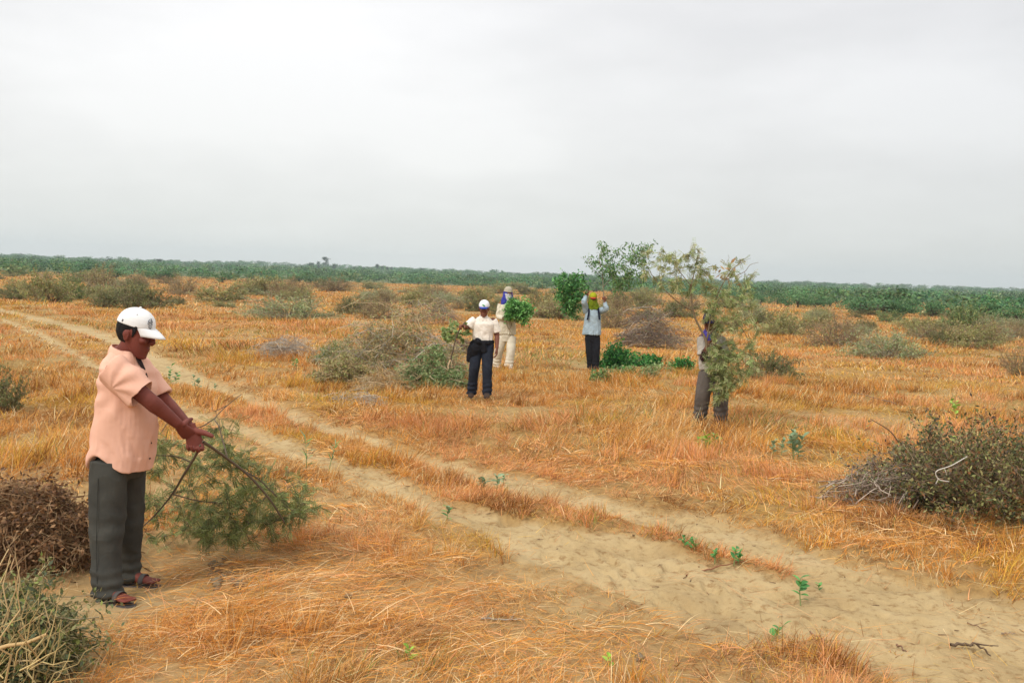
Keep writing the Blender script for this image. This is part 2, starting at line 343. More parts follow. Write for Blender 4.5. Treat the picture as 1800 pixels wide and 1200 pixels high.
def fan_area(d0, d1, half): return (d1 * d1 - d0 * d0) * half * math.pi / 180
def swaths(rng):
    """flattened swaths of long straw combed one way, traced in the foreground"""
    out = []
    L = [(300, 1092, 10, .9), (345, 1065, 170, .8), (415, 1000, 20, .9), (350, 975, 175, .8), (300, 1000, 10, .7), (440, 1030, 40, 1.0), (400, 1085, 15, 1.0), (520, 1110, 20, 1.0), (270, 1130, 165, .9), (820, 1000, 30, .8), (900, 1060, 160, .8), (1120, 1110, 20, .8), (1330, 1165, 165, .8), (500, 1045, 25, 1.2), (560, 1028, 20, 1.2), (620, 1018, 10, 1.0), (690, 1010, -10, 1.0), (470, 1075, 35, 1.0), (540, 985, 15, 0.9), (610, 970, 160, .9), (690, 1085, 30, 1.1), (740, 1070, 20, 1.0), (640, 1130, 40, 1.0), (780, 1185, 30, 1.0), (880, 1150, 160, .9), (360, 1135, 10, 1.0), (430, 1120, 170, .9), (580, 1175, 15, 1.0), (470, 960, 5, .9), (560, 940, 165, .9), (700, 950, 30, .8), (330, 1190, 20, .9), (1010, 1130, 150, .8), (820, 1060, 30, .8), (1600, 930, 165, 1.0), (1480, 905, 20, .9), (1700, 950, 170, 1.0), (1560, 960, 15, .9), (1380, 850, 30, .9), (1050, 760, 20, .9), (1180, 820, 160, .9), (1000, 800, 25, .9)]
    for i in range(48):
        d = math.sqrt(rng.uniform(20, 190)); a = rng.uniform(-.5, .5); r = np.array([d * math.sin(a), d * math.cos(a)])
        if float(sandmask(r[0], r[1])) > 0.3: continue
        L.append((r, None, rng.uniform(0, 180), rng.uniform(.6, 1.0)))
    for px, py, ang, k in L:
        c = px if py is None else flat(px, py); n = int(240 * k); a0 = math.radians(ang); big = np.hypot(*c) > 8
        u = rng.normal(0, .30 * k, n); w = rng.normal(0, .22 * k, n); ca, sa = math.cos(a0), math.sin(a0); bx = c[0] + u * ca - w * sa; by = c[1] + u * sa + w * ca
        ph = a0 + rng.normal(0, .55, n) + np.where(rng.random(n) < .15, rng.uniform(-1.5, 1.5, n), 0); ln = rng.uniform(.07, .30, n) * k; hh = 0.11 * k * np.exp(-(w / (.16 * k)) ** 2) * rng.random(n)
        z = hz(bx, by, True) + .008 + hh; P = []; rise = rng.normal(.12, .15, n); bend = rng.normal(0, .2, n)
        W = (.0013 if not big else .0026) * rng.uniform(.7, 1.4, n); nx, ny = -np.sin(ph) * W, np.cos(ph) * W; tilt = rng.normal(0, .5, n) * W
        p = np.column_stack([bx, by, z]); rows = []
        for s_ in range(4):
            q = np.column_stack([nx, ny, tilt]) * (1, .9, .7, .3)[s_]; rows += [p - q, p + q]; d = ph + bend * s_ / 3; st = np.column_stack([np.cos(d), np.sin(d), rise - .14 * s_]) * (ln / 4)[:, None]; p = p + st; p[:, 2] = np.maximum(p[:, 2], hz(p[:, 0], p[:, 1], True) + .004)
        rows.append(p); V = np.stack(rows, 1).reshape(-1, 3); B = np.arange(n) * 9
        Q = np.concatenate([np.column_stack([B + 2 * j, B + 2 * j + 1, B + 2 * j + 3, B + 2 * j + 2]) for j in range(3)]); T = np.column_stack([B + 6, B + 7, B + 8])
        C = PAL[rng.choice([0, 1, 2, 3, 4, 7], n, p=[.25, .2, .2, .15, .08, .12])] * rng.uniform(.75, 1.15, (n, 1)); out.append((V, Q, T, np.repeat(C, 9, axis=0)))
    return out
def grass():
    rng = np.random.default_rng(11)
    zones = [  # d0, d1, half-angle, tufts per m2, blades, width, segs, height factor
        (3.2, 7.5, 38, 200, 14, 0.0019, 4, 1.0),
        (7.5, 13, 35, 120, 13, 0.0030, 3, 1.0),
        (13, 24, 33, 50, 13, 0.0048, 2, 1.0),
        (24, 50, 32, 17, 12, 0.010, 2, 1.0),
        (50, 110, 31, 4.6, 12, 0.022, 2, 0.95),
        (110, 330, 30, 0.5, 12, 0.07, 2, 1.0)]
    acc = []
    for d0, d1, hf, dn, per, w, sg, hm in zones:
        acc.append(blades(rng, int(dn * fan_area(d0, d1, hf)), fan(rng, d0, d1, hf), per, w, sg, hm, spread=0.07 if d1 < 14 else 0.12 if d1 < 30 else 0.25 if d1 < 60 else 0.7 if d1 < 120 else 1.6))
    def along(d0, d1, poly, lo, hi):                     # extra short tufts on the strip between the ruts and along the track edge
        def s_(n):
            x, y = fan(rng, d0, d1, 36)(n); e = sdist(poly, x, y); k = (e > lo) & (e < hi) & (vnoise(x * 2.2, y * 2.2, 120) > 0.30); return x[k], y[k]
        return s_
    one = lambda x, y: np.full(np.shape(x), 3.0)
    def clusters(d0, d1, dens, sd_):
        def s_(n):
            cx, cy = fan(rng, d0, d1, 36)(int(dens * fan_area(d0, d1, 36))); k = (sandmask(cx, cy) < 0.55) & (vnoise(cx * 0.9, cy * 0.9, 161) > 0.35); cx, cy = cx[k], cy[k]
            m = rng.integers(3, 12, len(cx)); i = np.repeat(np.arange(len(cx)), m); return cx[i] + rng.normal(0, sd_, len(i)), cy[i] + rng.normal(0, sd_, len(i))
        return s_
    acc.append(blades(rng, 1, clusters(4, 10, 2.6, 0.10), 26, 0.0021, 3, 1.0, keep=one, spread=0.05, upr=True))
    acc.append(blades(rng, 1, clusters(10, 22, 1.1, 0.16), 24, 0.0036, 3, 1.35, keep=one, spread=0.07, upr=True))
    acc.append(blades(rng, int(260 * fan_area(4, 12, 36)), along(4, 12, STRIP, -0.02, 9), 15, 0.0024, 3, 1.0, keep=one, spread=0.06))
    acc.append(blades(rng, int(60 * fan_area(4, 14, 36)), along(4, 14, STRIP, -0.04, 9), 22, 0.0024, 3, 0.85, keep=one, spread=0.05, upr=True))
    acc.append(blades(rng, int(110 * fan_area(12, 26, 34)), along(12, 26, STRIP, -0.02, 9), 13, 0.0042, 2, 1.0, keep=one, spread=0.09))
    acc.append(blades(rng, int(70 * fan_area(4, 12, 36)), along(4, 12, TRACK, -0.12, 0.30), 13, 0.0024, 3, 0.9, keep=one, spread=0.07))
    V, q, t, C = zip(*acc); off = np.cumsum([0] + [len(v) for v in V])
    Q = np.concatenate([a + o for a, o in zip(q, off)]); T = np.concatenate([a + o for a, o in zip(t, off)])
    o = mk_mesh('dry_grass', np.concatenate(V), np.concatenate([np.full(len(Q), 4), np.full(len(T), 3)]), np.concatenate([Q.ravel(), T.ravel()]), GRASS_M, col=np.concatenate(C))
    tag(o, 'dry orange straw grass covering the whole open field', 'grass', kind='stuff')
    print('grass blades', len(T))
    acc = [blades(rng, int(400 * fan_area(3.2, 9, 38)), fan(rng, 3.2, 9, 38), 4, 0.0016, 2, lying=1.25, spread=0.12),
           blades(rng, int(190 * fan_area(9, 18, 35)), fan(rng, 9, 18, 35), 4, 0.0030, 2, lying=1.5, spread=0.15)]
    acc += swaths(rng)
    V, q, t, C = zip(*acc); off = np.cumsum([0] + [len(v) for v in V])
    Q = np.concatenate([a + o for a, o in zip(q, off)]); T = np.concatenate([a + o for a, o in zip(t, off)])
    o = mk_mesh('straw_litter', np.concatenate(V), np.concatenate([np.full(len(Q), 4), np.full(len(T), 3)]), np.concatenate([Q.ravel(), T.ravel()]), GRASS_M, col=np.concatenate(C))
    tag(o, 'loose broken straw lying flat between the grass tufts', 'straw litter', kind='stuff')
grass()
print('grass', time.time() - T0)
# ------------------------------------------------------------------ vegetation builders
def unit(v): v = np.asarray(v, float); return v / (np.linalg.norm(v, axis=-1, keepdims=True) + 1e-12)
class Wood:
    def __init__(s): s.V = []; s.Q = []; s.C = []; s.n = 0
    def tube(s, P, R, col, sides=5):
        P = np.asarray(P, float); m = len(P); R = np.broadcast_to(np.asarray(R, float), (m,))
        T = np.gradient(P, axis=0); T = unit(T); ref = np.array([0.31, 0.17, 0.93]) if abs(T[0] @ np.array([0.31, 0.17, 0.93])) < 0.9 else np.array([1.0, 0, 0])
        U = unit(np.cross(T, ref)); Wv = np.cross(T, U)
        a = np.arange(sides) * 2 * math.pi / sides
        V = P[:, None] + R[:, None, None] * (U[:, None] * np.cos(a)[None, :, None] + Wv[:, None] * np.sin(a)[None, :, None])
        i = np.arange(m - 1)[:, None] * sides; j = np.arange(sides)[None]; k = (j + 1) % sides
        s.Q.append(np.stack([i + j, i + k, i + sides + k, i + sides + j], -1).reshape(-1, 4) + s.n)
        s.V.append(V.reshape(-1, 3)); s.C.append(np.broadcast_to(col, (m * sides, 3))); s.n += m * sides
        if sides > 3 and R[0] > 0.004:
            s.Q.append(np.array([[(sides - 1 - q) for q in (0, 1, 2, 3)]]) + s.n - m * sides)
    def build(s, name, mat, parent=None, **k):
        Q = np.concatenate(s.Q); return mk_mesh(name, np.concatenate(s.V), np.full(len(Q), 4), Q.ravel(), mat, parent, np.concatenate(s.C), smooth=True, **k)
class Leaves:
    def __init__(s): s.V = []; s.C = []
    def add(s, c, a, n, L, Wd, col):      # centre, pointing direction, rough normal, length, width, colour (all per leaf)
        c = np.asarray(c, float); a = unit(a); sd = unit(np.cross(a, n)); L = np.broadcast_to(L, (len(c),))[:, None]; Wd = np.broadcast_to(Wd, (len(c),))[:, None]
        V = np.stack([c - a * L * 0.5, c + sd * Wd * 0.5 - a * L * 0.02, c + a * L * 0.5, c - sd * Wd * 0.5 - a * L * 0.02], 1)
        s.V.append(V.reshape(-1, 3)); s.C.append(np.repeat(np.broadcast_to(col, (len(c), 3)), 4, axis=0))
    def rand(s, rng, c, L, Wd, col, jit=0.25, out=None, outw=0.0):
        n = len(c); a = unit(rng.normal(0, 1, (n, 3)) + (0 if out is None else out * outw)); nn = rng.normal(0, 1, (n, 3)) + np.array([0, 0, 0.8])
        s.add(c, a, nn, L * rng.uniform(0.6, 1.3, n), Wd * rng.uniform(0.6, 1.3, n), np.asarray(col) * (1 + jit * rng.uniform(-1, 1, (n, 1))))
    def build(s, name, mat, parent=None, **k):
        V = np.concatenate(s.V); return mk_mesh(name, V, np.full(len(V) // 4, 4), np.arange(len(V)), mat, parent, np.concatenate(s.C), **k)
LEAF_M = leaf_mat('leaf', 0.22, 0.6, 0.3)
BARK_M = leaf_mat('bark', 0.0, 0.9, 0.1)
def curve(rng, a, b, n=5, wob=0.06, sag=0.0):
    a = np.asarray(a, float); b = np.asarray(b, float); t = np.linspace(0, 1, n)[:, None]
    L = np.linalg.norm(b - a); P = a + (b - a) * t
    P[1:-1] += rng.normal(0, wob * L, (n - 2, 3)); P[:, 2] += sag * L * (4 * t * (1 - t))[:, 0]
    return P
def catmull(P, k=4):
    P = np.asarray(P, float); E = np.vstack([2 * P[0] - P[1], P, 2 * P[-1] - P[-2]]); out = []
    for i in range(len(P) - 1):
        p0, p1, p2, p3 = E[i:i + 4]
        for t in np.linspace(0, 1, k, endpoint=False):
            out.append(0.5 * ((2 * p1) + (p2 - p0) * t + (2 * p0 - 5 * p1 + 4 * p2 - p3) * t * t + (3 * p1 - p0 - 3 * p2 + p3) * t ** 3))
    out.append(P[-1]); return np.array(out)
def pick(rng, pal, n, w=None):
    pal = np.asarray(pal, float); return pal[rng.choice(len(pal), n, p=w)]

def dome_bush(rng, w, h, stems=46, twigs=5, leaves=3600, ls=0.05, lpal=None, lw=None, wpal=((0.20, 0.13, 0.08), (0.30, 0.22, 0.15)), leafy=0.8, wr=0.008, base=0.25, upright=0.0):
    """half-dome shrub of half width w and height h: stems from the base, side twigs, leaves along the twigs in uneven clumps"""
    wd = Wood(); lf = Leaves(); pts = []; outs = []; lob = rng.uniform(0, 100)
    for i in range(stems):
        az = rng.uniform(0, 2 * math.pi); el = math.asin(rng.uniform(0.02, 1.0)) if upright == 0 else rng.uniform(0.7, 1.5)
        d = np.array([math.cos(az) * math.cos(el), math.sin(az) * math.cos(el), math.sin(el)])
        lobe = 0.72 + 0.55 * float(vnoise(az * 1.1 + lob, el * 2.4, 3))
        tip = d * np.array([w, w, h]) * lobe * rng.uniform(0.70, 1.1) * (1.3 if rng.random() < 0.09 else 1.0)
        b = np.array([math.cos(az), math.sin(az), 0]) * w * base * rng.random()
        P = curve(rng, b, tip, 6, 0.05, 0.08); c = np.asarray(wpal[rng.integers(len(wpal))]) * rng.uniform(0.7, 1.2)
        wd.tube(P, np.linspace(wr, wr * 0.3, 6), c, 4)
        on = rng.random() < leafy; dens = rng.uniform(0.2, 1.6) if on else 0.08
        for j in range(twigs):
            f = rng.uniform(0.35, 1.0); k = min(int(f * 5), 4); q = P[k] + (P[k + 1] - P[k]) * (f * 5 - k)
            td = unit(d * 0.8 + rng.normal(0, 0.6, 3) + np.array([0, 0, 0.15])); L = rng.uniform(0.14, 0.36) * max(w, h)
            T = curve(rng, q, q + td * L, 4, 0.07); T[:, 2] = np.maximum(T[:, 2], 0.02)
            wd.tube(T, np.linspace(wr * 0.45, wr * 0.2, 4), c * 1.1, 3)
            m = max(1, int(dens * leaves / (stems * twigs) * rng.uniform(0.5, 1.5)))
            t = rng.random(m) * 2.999; kk = t.astype(int); pp = T[kk] + (T[kk + 1] - T[kk]) * (t - kk)[:, None]
            pts.append(pp + rng.normal(0, 0.025 * max(w, h), (m, 3))); outs.append(np.tile(td, (m, 1)))
    p = np.concatenate(pts); o = np.concatenate(outs); p[:, 2] = np.maximum(p[:, 2], 0.015)
    cl = pick(rng, lpal, len(p), lw); tone = 0.75 + 0.5 * vnoise(p[:, 0] * 2.6 / w + 7, p[:, 1] * 2.6 / w + p[:, 2] * 2, 4)
    lf.rand(rng, p, ls, ls * 0.5, cl * tone[:, None], 0.25, o, 0.8)
    return wd, lf
def pile(rng, w, dpt, h, n=60, L=1.2, twigs=5, leaves=1500, ls=0.04, lpal=None, lw=None, wpal=((0.30, 0.22, 0.15), (0.20, 0.14, 0.09), (0.42, 0.34, 0.25)), wr=0.007, az0=None, azs=1.2, arch=0.12):
    """heap of cut branches lying over each other inside a low dome"""
    wd = Wood(); lf = Leaves(); pts = []
    for i in range(n):
        u = np.sqrt(rng.random()); a = rng.uniform(0, 2 * math.pi); cx, cy = u * math.cos(a) * 0.98, u * math.sin(a) * 0.9
        top = h * max(0.10, 1 - (cx * cx + cy * cy)) * (0.5 + 0.75 * float(vnoise(cx * 2.2 + w * 9, cy * 2.2 + h * 7, 5))); z = top * rng.random() ** 0.6
        az = rng.uniform(0, 2 * math.pi) if az0 is None else az0 + rng.normal(0, azs)
        d = np.array([math.cos(az), math.sin(az), rng.normal(0, 0.18) if rng.random() > 0.07 else rng.uniform(0.3, 0.9)]); ll = L * rng.uniform(0.5, 1.1)
        c0 = np.array([cx * w, cy * dpt, z]); P = curve(rng, c0 - d * ll / 2, c0 + d * ll / 2, 6, 0.04, arch)
        P[:, 2] = np.clip(P[:, 2], 0.01, h * 1.3); col = np.asarray(wpal[rng.integers(len(wpal))]) * rng.uniform(0.7, 1.2)
        wd.tube(P, np.linspace(wr, wr * 0.35, 6) * rng.uniform(0.5, 1.4), col, 4)
        dens = rng.uniform(0, 2.0)
        for j in range(twigs):
            k = rng.integers(1, 5); td = unit(d * 0.9 + rng.normal(0, 0.45, 3)); l2 = ll * rng.uniform(0.15, 0.4)
            T = curve(rng, P[k], P[k] + td * l2, 4, 0.06); T[:, 2] = np.maximum(T[:, 2], 0.01)
            wd.tube(T, np.linspace(wr * 0.45, wr * 0.2, 4), col * 1.1, 3)
            m = int(dens * leaves / (n * twigs) + rng.random())
            if m:
                t = rng.random(m) * 2.999; kk = t.astype(int); pts.append(T[kk] + (T[kk + 1] - T[kk]) * (t - kk)[:, None] + rng.normal(0, ls * 0.6, (m, 3)))
    if pts:
        p = np.concatenate(pts); p[:, 2] = np.maximum(p[:, 2], 0.01); lf.rand(rng, p, ls, ls * 0.45, pick(rng, lpal, len(p), lw), 0.3)
    return wd, lf
def plant_thing(name, wl, loc, label, cat, group=None, rz=0.0, parts=('twigs', 'foliage')):
    e = empty(name, loc, rz); tag(e, label, cat, group); wl[0].build(parts[0], BARK_M, e)
    if wl[1].V: wl[1].build(parts[1], LEAF_M, e)
    return e
def dup(root, loc, rz, scale, label, group=None):
    r = root.copy(); COL.objects.link(r); r.location = tuple(float(v) for v in loc); r.rotation_euler = (0, 0, rz); r.scale = scale; r['label'] = label
    if group: r['group'] = group
    for ch in root.children:
        c = ch.copy(); COL.objects.link(c); c.parent = r
    return r
OLIVE = [(0.27, 0.29, 0.09), (0.34, 0.34, 0.11), (0.19, 0.22, 0.07), (0.38, 0.28, 0.12), (0.42, 0.38, 0.19)]
GREYG = [(0.25, 0.32, 0.13), (0.33, 0.38, 0.18), (0.19, 0.26, 0.10), (0.42, 0.41, 0.23), (0.32, 0.27, 0.13)]
BROWN = [(0.30, 0.21, 0.085), (0.37, 0.28, 0.12), (0.22, 0.18, 0.07), (0.28, 0.29, 0.10), (0.42, 0.32, 0.17)]
GREEN = [(0.13, 0.23, 0.07), (0.18, 0.27, 0.09), (0.09, 0.16, 0.055), (0.25, 0.29, 0.11)]
LUSH = [(0.035, 0.17, 0.03), (0.06, 0.25, 0.045), (0.02, 0.10, 0.02), (0.11, 0.33, 0.075)]

# ------------------------------------------------------------------ far woodland
def tree_mesh(rng, n, ls, pal, wide=1.0):
    """unit scrub tree: height 1, crown half width about 0.75 wide, made of uneven leaf clumps on short limbs"""
    wd = Wood(); lf = Leaves(); P = []; O = []; k = rng.integers(7, 11)
    wd.tube(curve(rng, (0, 0, -0.03), (rng.normal(0, .05), rng.normal(0, .05), 0.5), 4, 0.03), np.linspace(0.05, 0.03, 4), (0.12, 0.10, 0.07), 5)
    for i in range(k):
        a = rng.uniform(0, 6.28); u = rng.uniform(0.1, 0.62) * wide; c = np.array([math.cos(a) * u, math.sin(a) * u, rng.uniform(0.28, 0.80) - 0.12 * u])
        s = np.array([1.15, 1.15, 0.72]) * rng.uniform(0.18, 0.34)
        wd.tube(curve(rng, (0, 0, 0.22), c, 4, 0.05), np.linspace(0.03, 0.012, 4), (0.12, 0.10, 0.07), 4)
        q = unit(rng.normal(0, 1, (n // k, 3))) * (rng.random((n // k, 1)) ** 0.35) * s + c; P.append(q); O.append(q - c)
    p = np.concatenate(P); o = unit(np.concatenate(O)); p[:, 2] = np.maximum(p[:, 2], 0.02)
    lf.rand(rng, p, ls, ls * 0.7, pick(rng, pal, len(p)) * (0.8 + 0.4 * rng.random()), 0.3, o, 0.5); return wd, lf
def forest():
    rng = np.random.default_rng(5)
    palN = [(0.075, 0.19, 0.06), (0.105, 0.23, 0.075), (0.05, 0.13, 0.05), (0.15, 0.22, 0.085)]
    tmpl = []
    for i in range(5):
        w, l = tree_mesh(rng, 230, 0.13, palN, 1.05); tmpl.append((np.concatenate(l.V), np.concatenate(l.C)))
    # distances with density falling as 1/d
    n = 5200; d = rng.uniform(75, 1900, n); az = rng.uniform(-0.62, 0.62, n)
    fr = front(az); x, y = d * np.sin(az), d * np.cos(az); dist = d
    ok = (dist > fr * 1.12) & (rng.random(n) < 0.55 + 0.45 * sstep(0.35, 0.5, fbm(x / 60, y / 60, 133)))
    x, y, dist, az = x[ok], y[ok], dist[ok], az[ok]; n = len(x)
    hgt = (2.2 + 2.4 * sstep(120, 600, dist)) * rng.uniform(0.5, 1.35, n) * (0.75 + 0.6 * vnoise(x / 90, y / 90, 140))
    hgt *= np.where((rng.random(n) < 0.05) & (dist > fr[ok] * 1.6), rng.uniform(1.2, 1.5, n), 1.0)
    hgt = np.minimum(hgt, CAMH + 0.4 + dist * rng.uniform(0.0035, 0.0070, n))
    V = []; C = []
    for i in range(n):
        v, c = tmpl[i % 5]; a = rng.uniform(0, 6.28); h = hgt[i]; ca, sa = math.cos(a), math.sin(a); wv = h * rng.uniform(1.0, 1.7)
        z = float(hz(x[i], y[i]))
        V.append(np.column_stack([(v[:, 0] * ca - v[:, 1] * sa) * wv + x[i], (v[:, 0] * sa + v[:, 1] * ca) * wv + y[i], v[:, 2] * h + z - 0.1]))
        C.append(c * rng.uniform(0.65, 1.35) * np.array([rng.uniform(0.8, 1.35), 1, rng.uniform(0.85, 1.1)]))
    V = np.concatenate(V)
    o = mk_mesh('woodland', V, np.full(len(V) // 4, 4), np.arange(len(V)), LEAF_M, col=np.concatenate(C))
    tag(o, 'far green scrub woodland reaching to the horizon', 'woodland', kind='stuff')
    # the front trees one can tell apart
    protos = []
    for i in range(4):
        w, l = tree_mesh(rng, 1100, 0.075, palN, 1.0); protos.append((w, l))
    roots = []
    def put(k, px, base_py, d, hh, ww, label, group):
        p = ray(px, base_py); p = p[:2] / np.hypot(*p[:2]) * d; loc = (p[0], p[1], float(hz(*p)) - 0.05)
        if k >= len(roots):
            e = empty('scrub_tree', loc); tag(e, label, 'tree', group); protos[k][0].build('trunk', BARK_M, e); protos[k][1].build('crown', LEAF_M, e); roots.append(e)
        else: e = dup(roots[k], loc, rng.uniform(0, 6.28), (1, 1, 1), label, group)
        e.scale = (ww / 1.5, ww / 1.5, hh); return e
    # px, distance, height m, width m, label
    T = [(205, 178, 2.0, 4.6, 'wide dark green tree, the leftmost of the dark crowns along the left woodland edge'),
         (290, 190, 2.4, 6.4, 'widest dark green tree at the woodland edge above the capped man'),
         (262, 200, 1.9, 3.0, 'small dark round tree just left of the widest dark edge tree'),
         (392, 185, 2.1, 4.8, 'dark green low tree at the woodland edge right of the widest dark tree'),
         (480, 215, 1.8, 4.5, 'low pale green tree behind the grey-green bush')]
    for i, (px, d, hh, ww, lb) in enumerate(T): put(i % 4, px, 480, d, hh, ww, lb, 'dark trees at the left woodland edge')
    lb = 'low green scrub tree along the near edge of the right woodland'
    for i in range(46):
        px = rng.uniform(1120, 1880); az = azpx(px); d = float(front(az)) * rng.uniform(0.95, 1.25); hh = rng.uniform(1.3, 2.2)
        put(int(rng.integers(4)), px, 540, d, hh, hh * rng.uniform(1.5, 2.6), lb, 'trees along the right woodland edge')
    lb = 'low green scrub tree along the near edge of the centre woodland'
    for i in range(26):
        px = rng.uniform(430, 1110); az = azpx(px); d = float(front(az)) * rng.uniform(0.95, 1.2); hh = rng.uniform(1.6, 2.6)
        put(int(rng.integers(4)), px, 500, d, hh, hh * rng.uniform(1.6, 2.6), lb, 'trees along the centre woodland edge')
    # tall trees on the skyline
    def sky_tree(px, top, bot, wpx, d, label, stemmy, group='tall trees on the skyline'):
        dv = ray(px, top); s = d / np.hypot(dv[0], dv[1]); p = CAMP + dv * s; db = ray(px, bot); zb = CAMH + db[2] * d / np.hypot(db[0], db[1])
        r2 = np.random.default_rng(int(px * 7 + top)); H = p[2] - zb; wv = wpx / FPX * d / 2; g = float(hz(p[0], p[1])); lo = min(g, zb) - 0.5
        wd = Wood(); lf = Leaves(); hh = zb - lo
        wd.tube([(0, 0, 0), (0.1, 0, hh), (0, 0.1, hh + H * 0.8)], (0.28, 0.22, 0.08), (0.10, 0.09, 0.07), 6); P = []
        for i in range(9):
            t = r2.uniform(0.3 if stemmy else 0.0, 1.0); c = np.array([r2.normal(0, 0.35 * wv), r2.normal(0, 0.35 * wv), hh + H * t]); wd.tube([(0, 0, c[2] - H * .18), c], (0.08, 0.03), (0.1, 0.09, 0.07), 4)
            P.append(c + r2.normal(0, 1, (75, 3)) * np.array([wv * 0.42, wv * 0.42, H * 0.09]))
        lf.rand(r2, np.concatenate(P), 0.75, 0.5, pick(r2, [(0.045, 0.075, 0.04), (0.07, 0.10, 0.055)], 675), 0.3)
        e = plant_thing('skyline_tree', (wd, lf), (p[0], p[1], lo), label, 'tree', group, parts=('trunk', 'crown'))
    sky_tree(573, 454, 470, 8, 900, 'tallest thin trunked tree standing alone on the skyline', True)
    sky_tree(547, 463, 471, 9, 900, 'broad low tree just left of the tallest skyline tree', False)
    sky_tree(560, 461, 471, 5, 900, 'slim tree close beside the tallest skyline tree', False)
    sky_tree(587, 466, 472, 5, 900, 'small pointed tree right of the tallest skyline tree', False)
    for px, tp, wd_ in ((622, 469, 3), (640, 470, 3), (663, 466, 4), (672, 469, 3), (681, 470, 3), (688, 470, 3)):
        sky_tree(px, tp, 475, wd_, 950, 'thin distant tree in the sparse row on the skyline', True)
    sky_tree(741, 472, 478, 8, 900, 'dark bushy tree on the skyline right of the thin row', False)
    sky_tree(280, 456, 463, 9, 800, 'round skyline tree above the widest dark edge tree', False)
    sky_tree(192, 455, 461, 6, 800, 'small round tree on the left part of the skyline', False)
forest()
print('forest', time.time() - T0)

